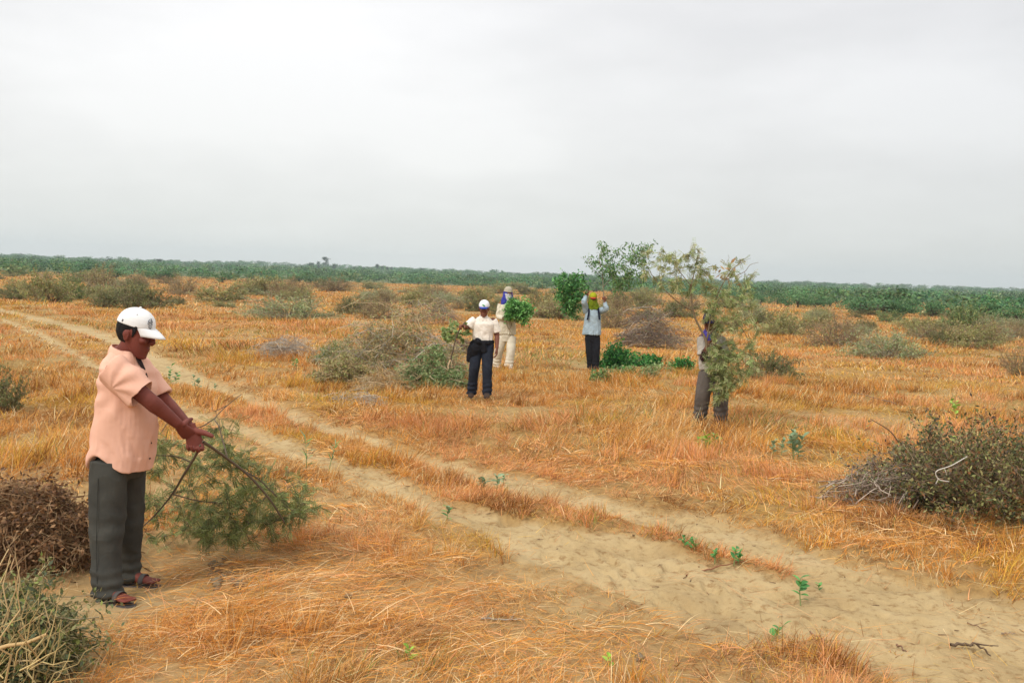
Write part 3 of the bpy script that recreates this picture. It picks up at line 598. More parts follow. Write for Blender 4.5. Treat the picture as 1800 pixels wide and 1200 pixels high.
# ------------------------------------------------------------------ bushes and brush piles of the field
def bushes():
    rng = np.random.default_rng(23); P = {}
    def proto(k):
        if k in P: return P[k]
        kind = k[0]
        if kind == 'olive': a = dome_bush(rng, 1.0, 0.9, 80, 7, 8500, 0.06, OLIVE, None, leafy=0.85)
        elif kind == 'grey': a = dome_bush(rng, 1.0, 0.8, 90, 7, 8500, 0.055, GREYG, None, ((0.30, 0.25, 0.18), (0.40, 0.34, 0.26)), leafy=0.75)
        elif kind == 'brown': a = dome_bush(rng, 1.0, 0.9, 100, 8, 5500, 0.055, BROWN, None, ((0.22, 0.15, 0.10), (0.30, 0.21, 0.14)), leafy=0.6)
        elif kind == 'dark': a = dome_bush(rng, 1.0, 0.85, 80, 7, 9000, 0.06, [(0.16, 0.19, 0.06), (0.22, 0.24, 0.08), (0.11, 0.13, 0.05), (0.26, 0.21, 0.10)], None, leafy=0.85)
        elif kind == 'green': a = dome_bush(rng, 1.0, 0.9, 70, 7, 8500, 0.065, GREEN + [OLIVE[1]], None, leafy=0.9)
        elif kind == 'dry': a = pile(rng, 1.0, 1.0, 0.8, 120, 1.5, 6, 700, 0.06, BROWN + OLIVE[:2])
        P[k] = [a, None]; return P[k]
    def put(kind, px0, px1, top, base, label, group='bushes of the dry field', name='scrub_bush', cat='bush'):
        cx = (px0 + px1) / 2; g = at(cx, base); Y = g[1]; w = (px1 - px0) / pxm(Y) / 2; h = (base - top) / pxm(Y)
        loc = g + np.array([0, min(w, 1.5) * 0.6, 0]); loc[2] = float(hz(loc[0], loc[1])) - 0.03
        k = (kind, int(rng.integers(3))); pr = proto(k); rz = rng.uniform(0, 6.28)
        if pr[1] is None: e = plant_thing(name, pr[0], loc, label, cat, group, rz); pr[1] = e
        else: e = dup(pr[1], loc, rz, (1, 1, 1), label, group); e.name = name; e['category'] = cat
        e.scale = (w * 1.38, w * rng.uniform(0.95, 1.2), h * 1.12)
        return e
    B = [('olive', 42, 118, 476, 532, 'tall olive brown bush with leafy left side, leftmost on the upper field'),
         ('green', 100, 138, 484, 528, 'bright green shrub growing between two brown bushes at upper left'),
         ('brown', 128, 212, 473, 522, 'tall brown twiggy bush right of the bright green shrub'),
         ('dark', 150, 206, 508, 540, 'dark olive bush in front of the tall brown bush'),
         ('dark', 202, 286, 500, 543, 'dark round bush just above the white cap of the near man'),
         ('brown', 212, 262, 480, 502, 'small brown bush behind the dark round bush'),
         ('brown', 280, 346, 486, 516, 'dark brown bush at upper left beyond the near man'),
         ('olive', 336, 424, 499, 532, 'olive spreading bush right of the dark brown one'),
         ('brown', 420, 462, 489, 513, 'small brown bush left of the row behind the big grey-green bush'),
         ('olive', 424, 490, 484, 519, 'olive bush behind the big grey-green bush, left one'),
         ('brown', 478, 540, 487, 518, 'brown bush behind the big grey-green bush, right one'),
         ('grey', 438, 566, 510, 562, 'big grey-green bush, the widest at centre left'),
         ('brown', 546, 628, 488, 512, 'wide low brown bush at the edge of the woodland'),
         ('dark', 588, 640, 521, 552, 'small dark green bush right of the big grey-green one'),
         ('brown', 630, 692, 524, 562, 'brown leaning bush between dark green bush and dry branch heap'),
         ('grey', 622, 706, 507, 530, 'grey low bush behind the brown leaning bush'),
         ('olive', 700, 752, 505, 538, 'olive upright bush behind the dry branch heap'),
         ('olive', 806, 868, 500, 534, 'olive bush behind the head of the white shirted man'),
         ('grey', 752, 812, 512, 534, 'pale grey bush left of the white shirted man, far off'),
         ('olive', 928, 974, 508, 542, 'olive bush left of the leafy branch held up by the blue shirted man'),
         ('brown', 936, 1000, 532, 560, 'low brown bush right of the leaf carrying man'),
         ('dark', 1066, 1106, 508, 540, 'dark olive bush right of the blue shirted man'),
         ('olive', 1098, 1160, 506, 538, 'olive bush behind the grey brush pile'),
         ('olive', 1344, 1424, 545, 590, 'olive brown bush right of the man hidden by the feathery branch'),
         ('brown', 1432, 1518, 553, 612, 'bush with dark bare stems fanning upward at right'),
         ('grey', 1510, 1642, 574, 632, 'widest grey-green bush at right in the middle distance'),
         ('dark', 1314, 1400, 616, 668, 'dark olive bush alone in the grass right of the feathery branch man'),
         ('dark', 1640, 1686, 576, 608, 'small dark bush right of the widest grey-green bush'),
         ('olive', 1682, 1762, 568, 614, 'olive bush with reddish base near the right edge'),
         ('green', 1660, 1754, 541, 584, 'green bush behind the olive one near the right edge'),
         ('olive', 1590, 1664, 556, 580, 'low olive bush in front of the right woodland'),
         ('dark', 1506, 1550, 541, 554, 'small dark green low bush before the right woodland'),
         ('brown', 1764, 1806, 566, 594, 'reddish brown bush cut by the right edge, far'),
         ('brown', 1770, 1824, 612, 660, 'thin brown twiggy bush cut by the right edge, nearer'),
         ('olive', 1420, 1470, 538, 560, 'low olive bush before the woodland, right of the feathery branch'),
         ('dark', -70, 28, 650, 728, 'dark bush cut by the left edge beside the track'),
         ('grey', 1300, 1350, 520, 560, 'grey-green bush behind the feathery branch'),
         ('green', 1545, 1600, 548, 566, 'low green bush before the right woodland, middle one'),
         ('green', 0, 42, 470, 486, 'low green bush at the far left before the woodland'),
         ('olive', 850, 905, 498, 516, 'far olive bush before the woodland behind the leaf carrying man'),
         ('brown', 1180, 1240, 520, 545, 'brown bush far behind the bare fork of the feathery branch')]
    for b in B: put(*b)
    kinds = ['olive', 'brown', 'grey', 'dark', 'olive', 'dark']
    for i in range(108):
        px = rng.uniform(-60, 1860); hy = 496 + (px - 900) * 0.035; lo = 1900 * 1.75 / float(front(azpx(px)))
        py = hy + rng.uniform(lo * 0.95, 62 if px < 1000 else 80); w = rng.uniform(26, 62) * (0.5 + (py - hy) / 90); h = w * rng.uniform(0.30, 0.55)
        kd = kinds[int(rng.integers(6))]; put(kd, px - w / 2, px + w / 2, py - h, py, 'small %s shrub half sunk in the dry grass of the upper field' % {'olive': 'olive', 'brown': 'brown', 'grey': 'grey-green', 'dark': 'dark green'}[kd], 'small shrubs of the upper field')
    G = 'brush piles on the field'
    def heap(name, px0, px1, top, base, label, mk, az_px=None, cat='brush pile', dep=0.7, parts=('twigs', 'foliage')):
        cx = (px0 + px1) / 2; g = at(cx, base); Y = g[1]; w = (px1 - px0) / pxm(Y) / 2; h = (base - top) / pxm(Y); dp = w * dep
        loc = g + np.array([0, dp * 0.75, 0]); loc[2] = float(hz(loc[0], loc[1])) - 0.02
        return plant_thing(name, mk(w, dp, h), loc, label, cat, G, parts=parts)
    R = np.random.default_rng(77)
    GREYW = ((0.42, 0.37, 0.31), (0.30, 0.25, 0.20), (0.50, 0.44, 0.36)); TAN = ((0.50, 0.37, 0.22), (0.36, 0.25, 0.14), (0.58, 0.45, 0.28))
    heap('brush_pile', 712, 806, 524, 570, 'dark dry branch heap on the rise left of the white shirted man', lambda w, d, h: pile(R, w, d, h, 110, 1.3 * w, 7, 900, 0.05, BROWN, None, ((0.20, 0.14, 0.11), (0.36, 0.28, 0.22))))
    heap('brush_pile', 446, 546, 590, 630, 'pale grey heap of bare sticks beside the track at left', lambda w, d, h: pile(R, w, d, h, 90, 1.5 * w, 6, 60, 0.03, BROWN, None, GREYW, az0=-0.3, azs=0.4))
    heap('brush_pile', 555, 625, 592, 642, 'green topped brush pile left end of the long pile', lambda w, d, h: pile(R, w * 1.2, d, h, 110, 1.2 * w, 8, 5000, 0.05, GREEN + OLIVE + GREYG, None, TAN + GREYW, 0.005))
    heap('brush_pile', 552, 640, 618, 676, 'olive brown brush pile with dark base, low left of the long pile', lambda w, d, h: pile(R, w * 1.25, d, h, 130, 1.2 * w, 8, 6000, 0.05, OLIVE + BROWN[:3], None, TAN, 0.005))
    heap('brush_pile', 590, 806, 564, 672, 'largest brush pile of pale dry branches and olive leaves at centre left', lambda w, d, h: pile(R, w * 1.1, d, h * 1.4, 300, 1.0 * w, 8, 11000, 0.05, OLIVE + BROWN + GREYG[:2], None, TAN + GREYW, 0.006), dep=0.6)
    heap('brush_pile', 690, 815, 622, 686, 'green leafy brush pile beside the legs of the white shirted man', lambda w, d, h: pile(R, w * 1.15, d, h * 1.05, 130, 1.0 * w, 8, 8000, 0.06, GREEN + GREYG[:3], None, TAN, 0.005))
    heap('brush_pile', 612, 716, 640, 690, 'straw coloured heap of dry grass and thin sticks in front of the largest pile', lambda w, d, h: pile(R, w, d, h, 170, 1.1 * w, 6, 400, 0.04, OLIVE + BROWN, None, TAN + ((0.56, 0.32, 0.12),), 0.004))
    heap('brush_pile', 570, 680, 688, 712, 'thin scatter of grey twigs at the front of the long pile', lambda w, d, h: pile(R, w, d, h, 70, 0.9 * w, 4, 40, 0.03, BROWN, None, GREYW, 0.004))
    heap('brush_pile', 788, 838, 586, 622, 'dark twig heap just behind the white shirted man', lambda w, d, h: pile(R, w, d, h, 90, 1.3 * w, 6, 500, 0.04, BROWN, None, ((0.10, 0.07, 0.06), (0.24, 0.18, 0.14))))
    heap('brush_pile', 1096, 1200, 541, 612, 'grey brown brush pile between blue shirted man and the feathery branch', lambda w, d, h: pile(R, w, d, h, 200, 1.5 * w, 8, 1600, 0.05, GREYG + BROWN, None, ((0.24, 0.18, 0.14), (0.40, 0.33, 0.26), (0.16, 0.12, 0.10)), 0.009, az0=-0.5, azs=0.7))
    # near heaps
    DK = [(0.085, 0.11, 0.035), (0.16, 0.17, 0.055), (0.05, 0.06, 0.025), (0.28, 0.25, 0.10), (0.25, 0.12, 0.05), (0.09, 0.06, 0.04)]
    heap('brush_pile', 1625, 2030, 748, 925, 'large dark green and brown leafy brush pile cut by the right edge', lambda w, d, h: dome_bush(R, w * 1.1, h * 0.78, 190, 9, 27000, 0.042, DK + [(0.26, 0.26, 0.09)], None, ((0.17, 0.11, 0.06), (0.30, 0.22, 0.14)), leafy=0.92, wr=0.006, base=0.6), dep=0.8)
    heap('brush_pile', 1478, 1690, 800, 905, 'lower grey twiggy brush pile left of the large dark one', lambda w, d, h: pile(R, w, d, h, 150, 1.1 * w, 8, 3800, 0.025, DK + GREYG, None, ((0.28, 0.21, 0.16), (0.42, 0.34, 0.27), (0.18, 0.12, 0.09)), 0.005, az0=0.5, azs=0.6))
    RB = [(0.16, 0.075, 0.03), (0.24, 0.12, 0.05), (0.10, 0.05, 0.025), (0.30, 0.17, 0.08)]
    heap('brush_pile', -150, 158, 852, 1012, 'reddish brown dead leaf brush pile behind the near man legs', lambda w, d, h: pile(R, w * 0.95, d, h * 1.0, 300, 0.7, 8, 15000, 0.038, RB, None, ((0.22, 0.13, 0.07), (0.42, 0.28, 0.15), (0.30, 0.19, 0.10)), 0.0035, arch=0.18))
    DG = [(0.14, 0.16, 0.055), (0.22, 0.21, 0.085), (0.08, 0.10, 0.04), (0.32, 0.27, 0.12), (0.20, 0.23, 0.06), (0.10, 0.12, 0.06)]
    heap('brush_pile', -270, 118, 985, 1215, 'dull green wilted brush pile in the bottom left corner', lambda w, d, h: pile(R, w * 0.72, d * 0.9, h * 0.78, 330, 0.55, 8, 26000, 0.034, DG, None, ((0.26, 0.2, 0.10), (0.50, 0.38, 0.18), (0.42, 0.34, 0.2)), 0.003, arch=0.2))
    wd = Wood(); lf = Leaves(); Y = 4.3
    for i in range(11):
        a = onY(R.uniform(-80, 60), R.uniform(1190, 1290), Y + R.normal(0, .1)); b = onY(R.uniform(10, 90), R.uniform(930, 1120), Y + R.normal(0, .12)); wd.tube(curve(R, a, b, 6, 0.04), np.linspace(0.006, 0.002, 6), np.array((0.62, 0.46, 0.24)) * R.uniform(0.6, 1.1), 5)
    for i in range(80):
        a = onY(R.uniform(-90, 95), R.uniform(1120, 1290), Y + R.normal(0, .12)); b = a + np.array([R.normal(0.05, .12), R.normal(0, .1), R.uniform(.05, .35)]); wd.tube(curve(R, a, b, 5, 0.05), np.linspace(0.0035, 0.0012, 5), np.array((0.58, 0.44, 0.20)) * R.uniform(0.5, 1.1), 4)
    a = onY(-60, 1160, Y - 0.1); b = onY(82, 1114, Y - 0.05); wd.tube(curve(R, a, b, 5, 0.02), np.linspace(0.010, 0.007, 5), (0.50, 0.34, 0.16), 7)
    e = empty('cut_stalks', (0, 0, 0)); tag(e, 'bundle of pale cut stalks sticking up from the corner brush pile', 'cut stalks'); wd.build('stalk', BARK_M, e)
bushes()
print('bushes', time.time() - T0)

# ------------------------------------------------------------------ people
def rings(L, n=28):
    """closed solid through rings (centre, U, V, ru, rv_front, rv_back[, power])"""
    V = []; F = []
    for r in L:
        c, U, Wv, ru, rf, rb = r[:6]; pw = r[6] if len(r) > 6 else 2.0
        a = np.arange(n) * 2 * math.pi / n; ca, sa = np.cos(a), np.sin(a)
        x = np.sign(ca) * np.abs(ca) ** (2 / pw); y = np.sign(sa) * np.abs(sa) ** (2 / pw); rv = np.where(sa > 0, rf, rb)
        V.append(np.asarray(c) + np.outer(x * ru, U) + np.outer(y * rv, Wv))
    m = len(L); i = np.arange(m - 1)[:, None] * n; j = np.arange(n)[None]; k = (j + 1) % n
    Q = np.stack([i + j, i + k, i + n + k, i + n + j], -1).reshape(-1, 4)
    V.append(np.array([V[0].mean(0), V[-1].mean(0)])); a0, a1 = m * n, m * n + 1; j = np.arange(n); k = (j + 1) % n
    T = np.concatenate([np.column_stack([k, j, np.full(n, a0)]), np.column_stack([(m - 1) * n + j, (m - 1) * n + k, np.full(n, a1)])])
    V = np.concatenate(V)
    vol = 0.0                                            # make the normals point outward
    for P3 in (V[Q[:, [0, 1, 2]]], V[Q[:, [0, 2, 3]]], V[T]): vol += np.einsum('ij,ij->i', P3[:, 0], np.cross(P3[:, 1], P3[:, 2])).sum()
    if vol < 0: Q = Q[:, ::-1]; T = T[:, ::-1]
    return V, Q, T
def limb(P, R, flat=1.0, fdir=None, n=20, cap=True):
    """tapered limb along P with radii R; flattened by flat along fdir"""
    P = np.asarray(P, float); R = np.broadcast_to(np.asarray(R, float), (len(P),)).copy()
    T = unit(np.gradient(P, axis=0)); L = []
    f = np.asarray(fdir if fdir is not None else (0.123, 0.95, 0.2), float)
    seq = list(range(len(P)))
    for i in seq:
        Wv = f - T[i] * (f @ T[i]); Wv = Wv / np.linalg.norm(Wv); U = np.cross(Wv, T[i])
        if cap and i == 0:
            for q, s in ((0.85, 0.45), (0.5, 0.80)): L.append((P[0] - T[0] * R[0] * q * 0.8, U, Wv, R[0] * s, R[0] * s * flat, R[0] * s * flat))
        L.append((P[i], U, Wv, R[i], R[i] * flat, R[i] * flat))
        if cap and i == seq[-1]:
            for q, s in ((0.5, 0.80), (0.85, 0.45)): L.append((P[i] + T[i] * R[i] * q * 0.8, U, Wv, R[i] * s, R[i] * s * flat, R[i] * s * flat))
    return rings(L, n)
def ellipsoid(c, ax, r, n=20, m=12):
    """ellipsoid with centre c, 3 axes (rows) and radii r"""
    ax = np.asarray(ax, float); L = []
    for t in np.linspace(-0.97, 0.97, m):
        s = math.sqrt(1 - t * t); L.append((np.asarray(c) + ax[2] * t * r[2], ax[0], ax[1], r[0] * s, r[1] * s, r[1] * s))
    return rings(L, n)
def bake(name, parts, mat, root, voxel=0.004, it=4, post=None, parent=None, sm=0.5):
    V = []; Q = []; T = []; o = 0
    for v, q, t in parts: V.append(v); Q.append(q + o); T.append(t + o); o += len(v)
    V = np.concatenate(V); Q = np.concatenate(Q); T = np.concatenate(T)
    ob = mk_mesh(name + '_raw', V, np.concatenate([np.full(len(Q), 4), np.full(len(T), 3)]), np.concatenate([Q.ravel(), T.ravel()]), mat)
    r = ob.modifiers.new('r', 'REMESH'); r.mode = 'VOXEL'; r.voxel_size = voxel; r.use_smooth_shade = True
    if it: s = ob.modifiers.new('s', 'SMOOTH'); s.factor = sm; s.iterations = it
    dg = bpy.context.evaluated_depsgraph_get(); me = bpy.data.meshes.new_from_object(ob.evaluated_get(dg)); bpy.data.objects.remove(ob)
    n = len(me.vertices); co = np.empty(n * 3, np.float32); me.vertices.foreach_get('co', co); co = co.reshape(-1, 3).astype(float)
    if post is not None:
        no_ = np.empty(n * 3, np.float32); me.vertices.foreach_get('normal', no_); co = post(co, no_.reshape(-1, 3).astype(float))
    co = co - np.array(root.location); me.vertices.foreach_set('co', co.astype(np.float32).ravel()); me.name = name
    if not me.materials: me.materials.append(mat)
    me.polygons.foreach_set('use_smooth', np.ones(len(me.polygons), bool)); me.update()
    c = bpy.data.objects.new(name, me); COL.objects.link(c); c.parent = parent or root; return c
def flatpart(name, V, F, mat, root, parent=None, thick=0.0):
    V = np.asarray(V, float) - np.array(root.location); o = mk_mesh(name, V, [len(f) for f in F], np.concatenate([np.array(f) for f in F]), mat, parent or root, smooth=True)
    if thick: s = o.modifiers.new('t', 'SOLIDIFY'); s.thickness = thick; s.offset = 1
    return o
def grid(fn, nu, nv):
    V = [fn(u, v) for u in np.linspace(0, 1, nu) for v in np.linspace(0, 1, nv)]
    F = [(i * nv + j, (i + 1) * nv + j, (i + 1) * nv + j + 1, i * nv + j + 1) for i in range(nu - 1) for j in range(nv - 1)]
    return V, F
def frame_of(f, tilt=0.0, roll=0.0):
    """axes (forward, left, up) for a heading f (x, y); tilt > 0 looks down"""
    f = unit(np.array([f[0], f[1], 0.0])); l = np.array([-f[1], f[0], 0]); u = np.array([0, 0, 1.0])
    ct, st = math.cos(tilt), math.sin(tilt); f2 = f * ct - u * st; u2 = f * st + u * ct
    cr, sr = math.cos(roll), math.sin(roll); return np.array([f2, l * cr + u2 * sr, u2 * cr - l * sr])
def head_parts(c, A, k=1.0, neck_to=None, neck_r=0.058):
    f, l, u = A; P = lambda x, y, z: c + (f * x + l * y + u * z) * k; out = []
    out.append(ellipsoid(P(-0.008, 0, 0.032), (f, l, u), (0.098 * k, 0.076 * k, 0.088 * k)))
    L = []
    for z, x0, x1, w in ((0.06, -0.07, 0.086, 0.066), (0.03, -0.072, 0.087, 0.069), (0.0, -0.066, 0.085, 0.068), (-0.03, -0.055, 0.085, 0.064), (-0.055, -0.035, 0.086, 0.058), (-0.08, -0.005, 0.085, 0.048), (-0.10, 0.022, 0.083, 0.036), (-0.113, 0.045, 0.076, 0.021)):
        xm = (x0 + x1) / 2 - 0.004; L.append((P(xm, 0, z), l, f, w * k, (x1 - xm) * k, (xm - x0) * k, 2.3))
    out.append(rings(L, 28))
    out.append(limb([P(0.084, 0, 0.030), P(0.094, 0, 0.010), P(0.106, 0, -0.012), P(0.100, 0, -0.022)], np.array([0.008, 0.010, 0.0145, 0.010]) * k, 1.0, l, 12))
    for s in (-1, 1):
        out.append(ellipsoid(P(0.096, 0.011 * s, -0.016), (f, l, u), np.array((0.010, 0.008, 0.007)) * k, 10, 6))
        out.append(ellipsoid(P(0.070, 0.040 * s, -0.008), (f, l, u), np.array((0.022, 0.024, 0.018)) * k, 12, 7))
        out.append(limb([P(0.086, 0.010 * s, 0.040), P(0.084, 0.032 * s, 0.044), P(0.070, 0.054 * s, 0.036)], np.array([0.008, 0.010, 0.008]) * k, 1.0, u, 10))
        out.append(ellipsoid(P(-0.012, 0.077 * s, 0.0), (unit(f * 0.95 + l * 0.25 * s), unit(l * s * 0.95 - f * 0.25), u), np.array((0.019, 0.007, 0.032)) * k, 14, 8))
        out.append(ellipsoid(P(-0.016, 0.082 * s, 0.008), (f, l, u), np.array((0.016, 0.007, 0.022)) * k, 12, 7))
    for z, r, x in ((-0.050, 0.0075, 0.086), (-0.062, 0.0085, 0.085)):
        out.append(limb([P(x - 0.014, -0.026, z - 0.002), P(x, -0.010, z), P(x, 0.010, z), P(x - 0.014, 0.026, z - 0.002)], np.array([0.004, r, r, 0.004]) * k, 0.8, u, 10))
    out.append(ellipsoid(P(0.070, 0, -0.098), (f, l, u), np.array((0.018, 0.022, 0.016)) * k, 12, 7))
    if neck_to is not None: out.append(limb([P(-0.018, 0, -0.02), P(-0.018, 0, -0.07), np.asarray(neck_to) + (P(-0.018, 0, -0.07) - neck_to) * 0.3, neck_to], [neck_r * 0.95, neck_r, neck_r, neck_r * 1.25]))
    return out
def hand_parts(w, D, N, side, curl=(40, 45, 30), k=1.0, thumb=(0.7, 0.55, 0.2), spread=0.06, tcurl=25):
    """w wrist, D towards the knuckles, N out of the palm, side = unit sign so that thumb sits on cross(D, N) * side"""
    w = np.asarray(w, float); D = unit(D); N = unit(np.asarray(N) - D * (np.asarray(N) @ D)); S_ = np.cross(D, N) * side; out = []
    L = [(w - D * 0.02 * k, S_, N, 0.027 * k, 0.020 * k, 0.020 * k), (w + D * 0.015 * k, S_, N, 0.029 * k, 0.019 * k, 0.018 * k), (w + D * 0.045 * k, S_, N, 0.037 * k, 0.018 * k, 0.016 * k), (w + D * 0.075 * k, S_, N, 0.041 * k, 0.015 * k, 0.014 * k), (w + D * 0.097 * k, S_, N, 0.040 * k, 0.012 * k, 0.012 * k)]
    out.append(rings(L, 20))
    for i, (o, ln) in enumerate(((0.031, 0.076), (0.0105, 0.086), (-0.0105, 0.080), (-0.031, 0.062))):
        p = w + D * (0.092 - 0.004 * abs(i - 1)) * k + S_ * o * k; d = unit(D + S_ * o * spread * 40 * 0.1); P = [p - d * 0.015 * k, p]; a = 0
        for ph, (fr, c) in enumerate(zip((0.45, 0.32, 0.23), curl)):
            a += math.radians(c * (1 + 0.12 * (i - 1.5))); q = d * math.cos(a) + N * math.sin(a)
            P.append(P[-1] + q * ln * fr * 0.5 * k); P.append(P[-1] + q * ln * fr * 0.5 * k)
        out.append(limb(P, np.array([0.0095, 0.0095, 0.009, 0.0088, 0.0085, 0.0082, 0.0076, 0.0068]) * k, 0.92, N, 12))
    b = w + D * 0.022 * k + S_ * 0.022 * k + N * 0.006 * k; td = unit(D * thumb[0] + S_ * thumb[1] + N * thumb[2]); t2 = unit(td * math.cos(math.radians(tcurl)) + (D * 0.8 + N * 0.4 - S_ * 0.3) * math.sin(math.radians(tcurl)))
    out.append(limb([b - td * 0.01 * k, b + td * 0.03 * k, b + td * 0.05 * k, b + td * 0.05 * k + t2 * 0.018 * k, b + td * 0.05 * k + t2 * 0.036 * k], np.array([0.017, 0.015, 0.0125, 0.012, 0.0095]) * k, 0.95, N, 12))
    return out
def foot_parts(heel, toe, k=1.0):
    heel = np.asarray(heel, float); d = toe - heel; L = np.linalg.norm(d[:2]); d = unit(d); s = np.array([d[1], -d[0], 0.0]); s = unit(s); u = np.array([0, 0, 1.0]); R = []
    for t, w, h in ((0.0, 0.022, 0.035), (0.06, 0.031, 0.055), (0.25, 0.032, 0.085), (0.45, 0.034, 0.068), (0.65, 0.042, 0.045), (0.80, 0.045, 0.030), (0.86, 0.042, 0.022)):
        R.append((heel + d * L * t + u * h * 0.5 * k, s, u, w * k, h * 0.5 * k, h * 0.5 * k, 2.4))
    out = [rings(R, 20)]
    for i, (o, ln) in enumerate(((-0.030, 0.155), (-0.011, 0.165), (0.006, 0.15), (0.021, 0.135), (0.034, 0.11))):
        p = heel + d * L * 0.80 + s * o * k + u * 0.014 * k; out.append(limb([p, p + d * L * ln * 0.6, p + d * L * ln * 1.15], np.array([0.013 if i == 0 else 0.009] * 3) * k, 0.85, u, 10))
    return out
def wrinkle(co, n, amp, freq=(9, 9, 5), seed=0, octs=3):
    """cloth creases: ridged noise over the surface, pushed along the normals"""
    def f3(p, s): return (fbm(p[:, 0] + 0.6 * p[:, 2], p[:, 1] * 1.3 + p[:, 2], s, octs) + fbm(p[:, 2] * 1.1 + 3, p[:, 0] - p[:, 1], s + 40, octs)) * 0.5
    p = co * np.array(freq); r = 1 - np.abs(f3(p, seed) - 0.5) * 5.0; r = np.clip(r, -0.3, 1)
    return co + n * (amp * (r - 0.35))[:, None]
def skin_mat(name, c):
    m = cloth_mat(name, c, tuple(x * 0.70 for x in c), scale=9, rough=0.62, bump=0.2, bscale=500, spec=0.25)
    return m
def cap_parts(c, A, k=1.0, tall=0.088, back=0.0):
    """dome of a cap over a head"""
    f, l, u = A; P = lambda x, y, z: c + (f * x + l * y + u * z) * k; L = []
    for t in (0.0, 0.12, 0.3, 0.5, 0.68, 0.82, 0.92, 0.98):
        s = math.sqrt(max(0, 1 - t ** 2.4)); L.append((P(-0.010 - 0.004 * t - 0.012 * (1 - t), 0, 0.048 + tall * t), l, f, 0.082 * s * k, (0.104 + 0.006 * (1 - t)) * s * k, 0.094 * s * k, 2.15))
    return rings(L, 36)
def visor(c, A, k=1.0, ln=0.075, drop=0.022, w=0.076, z=0.052):
    f, l, u = A
    def fn(a, b):
        th = (a - 0.5) * math.pi * 0.78; x0, y0 = 0.094 * math.cos(th), w * math.sin(th); ext = ln * math.cos(th) ** 0.7 * b
        return c + (f * (x0 - 0.008 + ext) + l * (y0 * (1 - 0.08 * b)) + u * (z + 0.004 - drop * b * b * 0.6 - drop * b * 0.5 - 0.012 * (abs(a - 0.5) * 2) ** 2 * (0.2 + b))) * k
    return grid(fn, 19, 7)
def eye(root, body, c, A, k=1.0, mats=None):
    f, l, u = A
    for s in (-1, 1):
        p = c + (f * 0.077 + l * 0.032 * s + u * 0.020) * k; v, q, t = ellipsoid(p, (f, l, u), np.array((0.0125, 0.0135, 0.0085)) * k, 14, 8)
        o = flatpart('eye', v, [tuple(x) for x in q] + [tuple(x) for x in t], mats[0], root, body)
        v, q, t = ellipsoid(p + f * 0.009 * k, (f, l, u), np.array((0.0045, 0.006, 0.006)) * k, 10, 6); flatpart('iris', v, [tuple(x) for x in q] + [tuple(x) for x in t], mats[1], root, o)
EYE_W = cloth_mat('eye_white', (0.55, 0.50, 0.45), rough=0.3, bump=0); EYE_D = cloth_mat('iris', (0.02, 0.012, 0.008), rough=0.2, bump=0)
HAIR_M = cloth_mat('black_hair', (0.012, 0.010, 0.010), rough=0.6, bump=0.6, bscale=400)
def mid(a, b, t=0.5): return np.asarray(a) + (np.asarray(b) - np.asarray(a)) * t

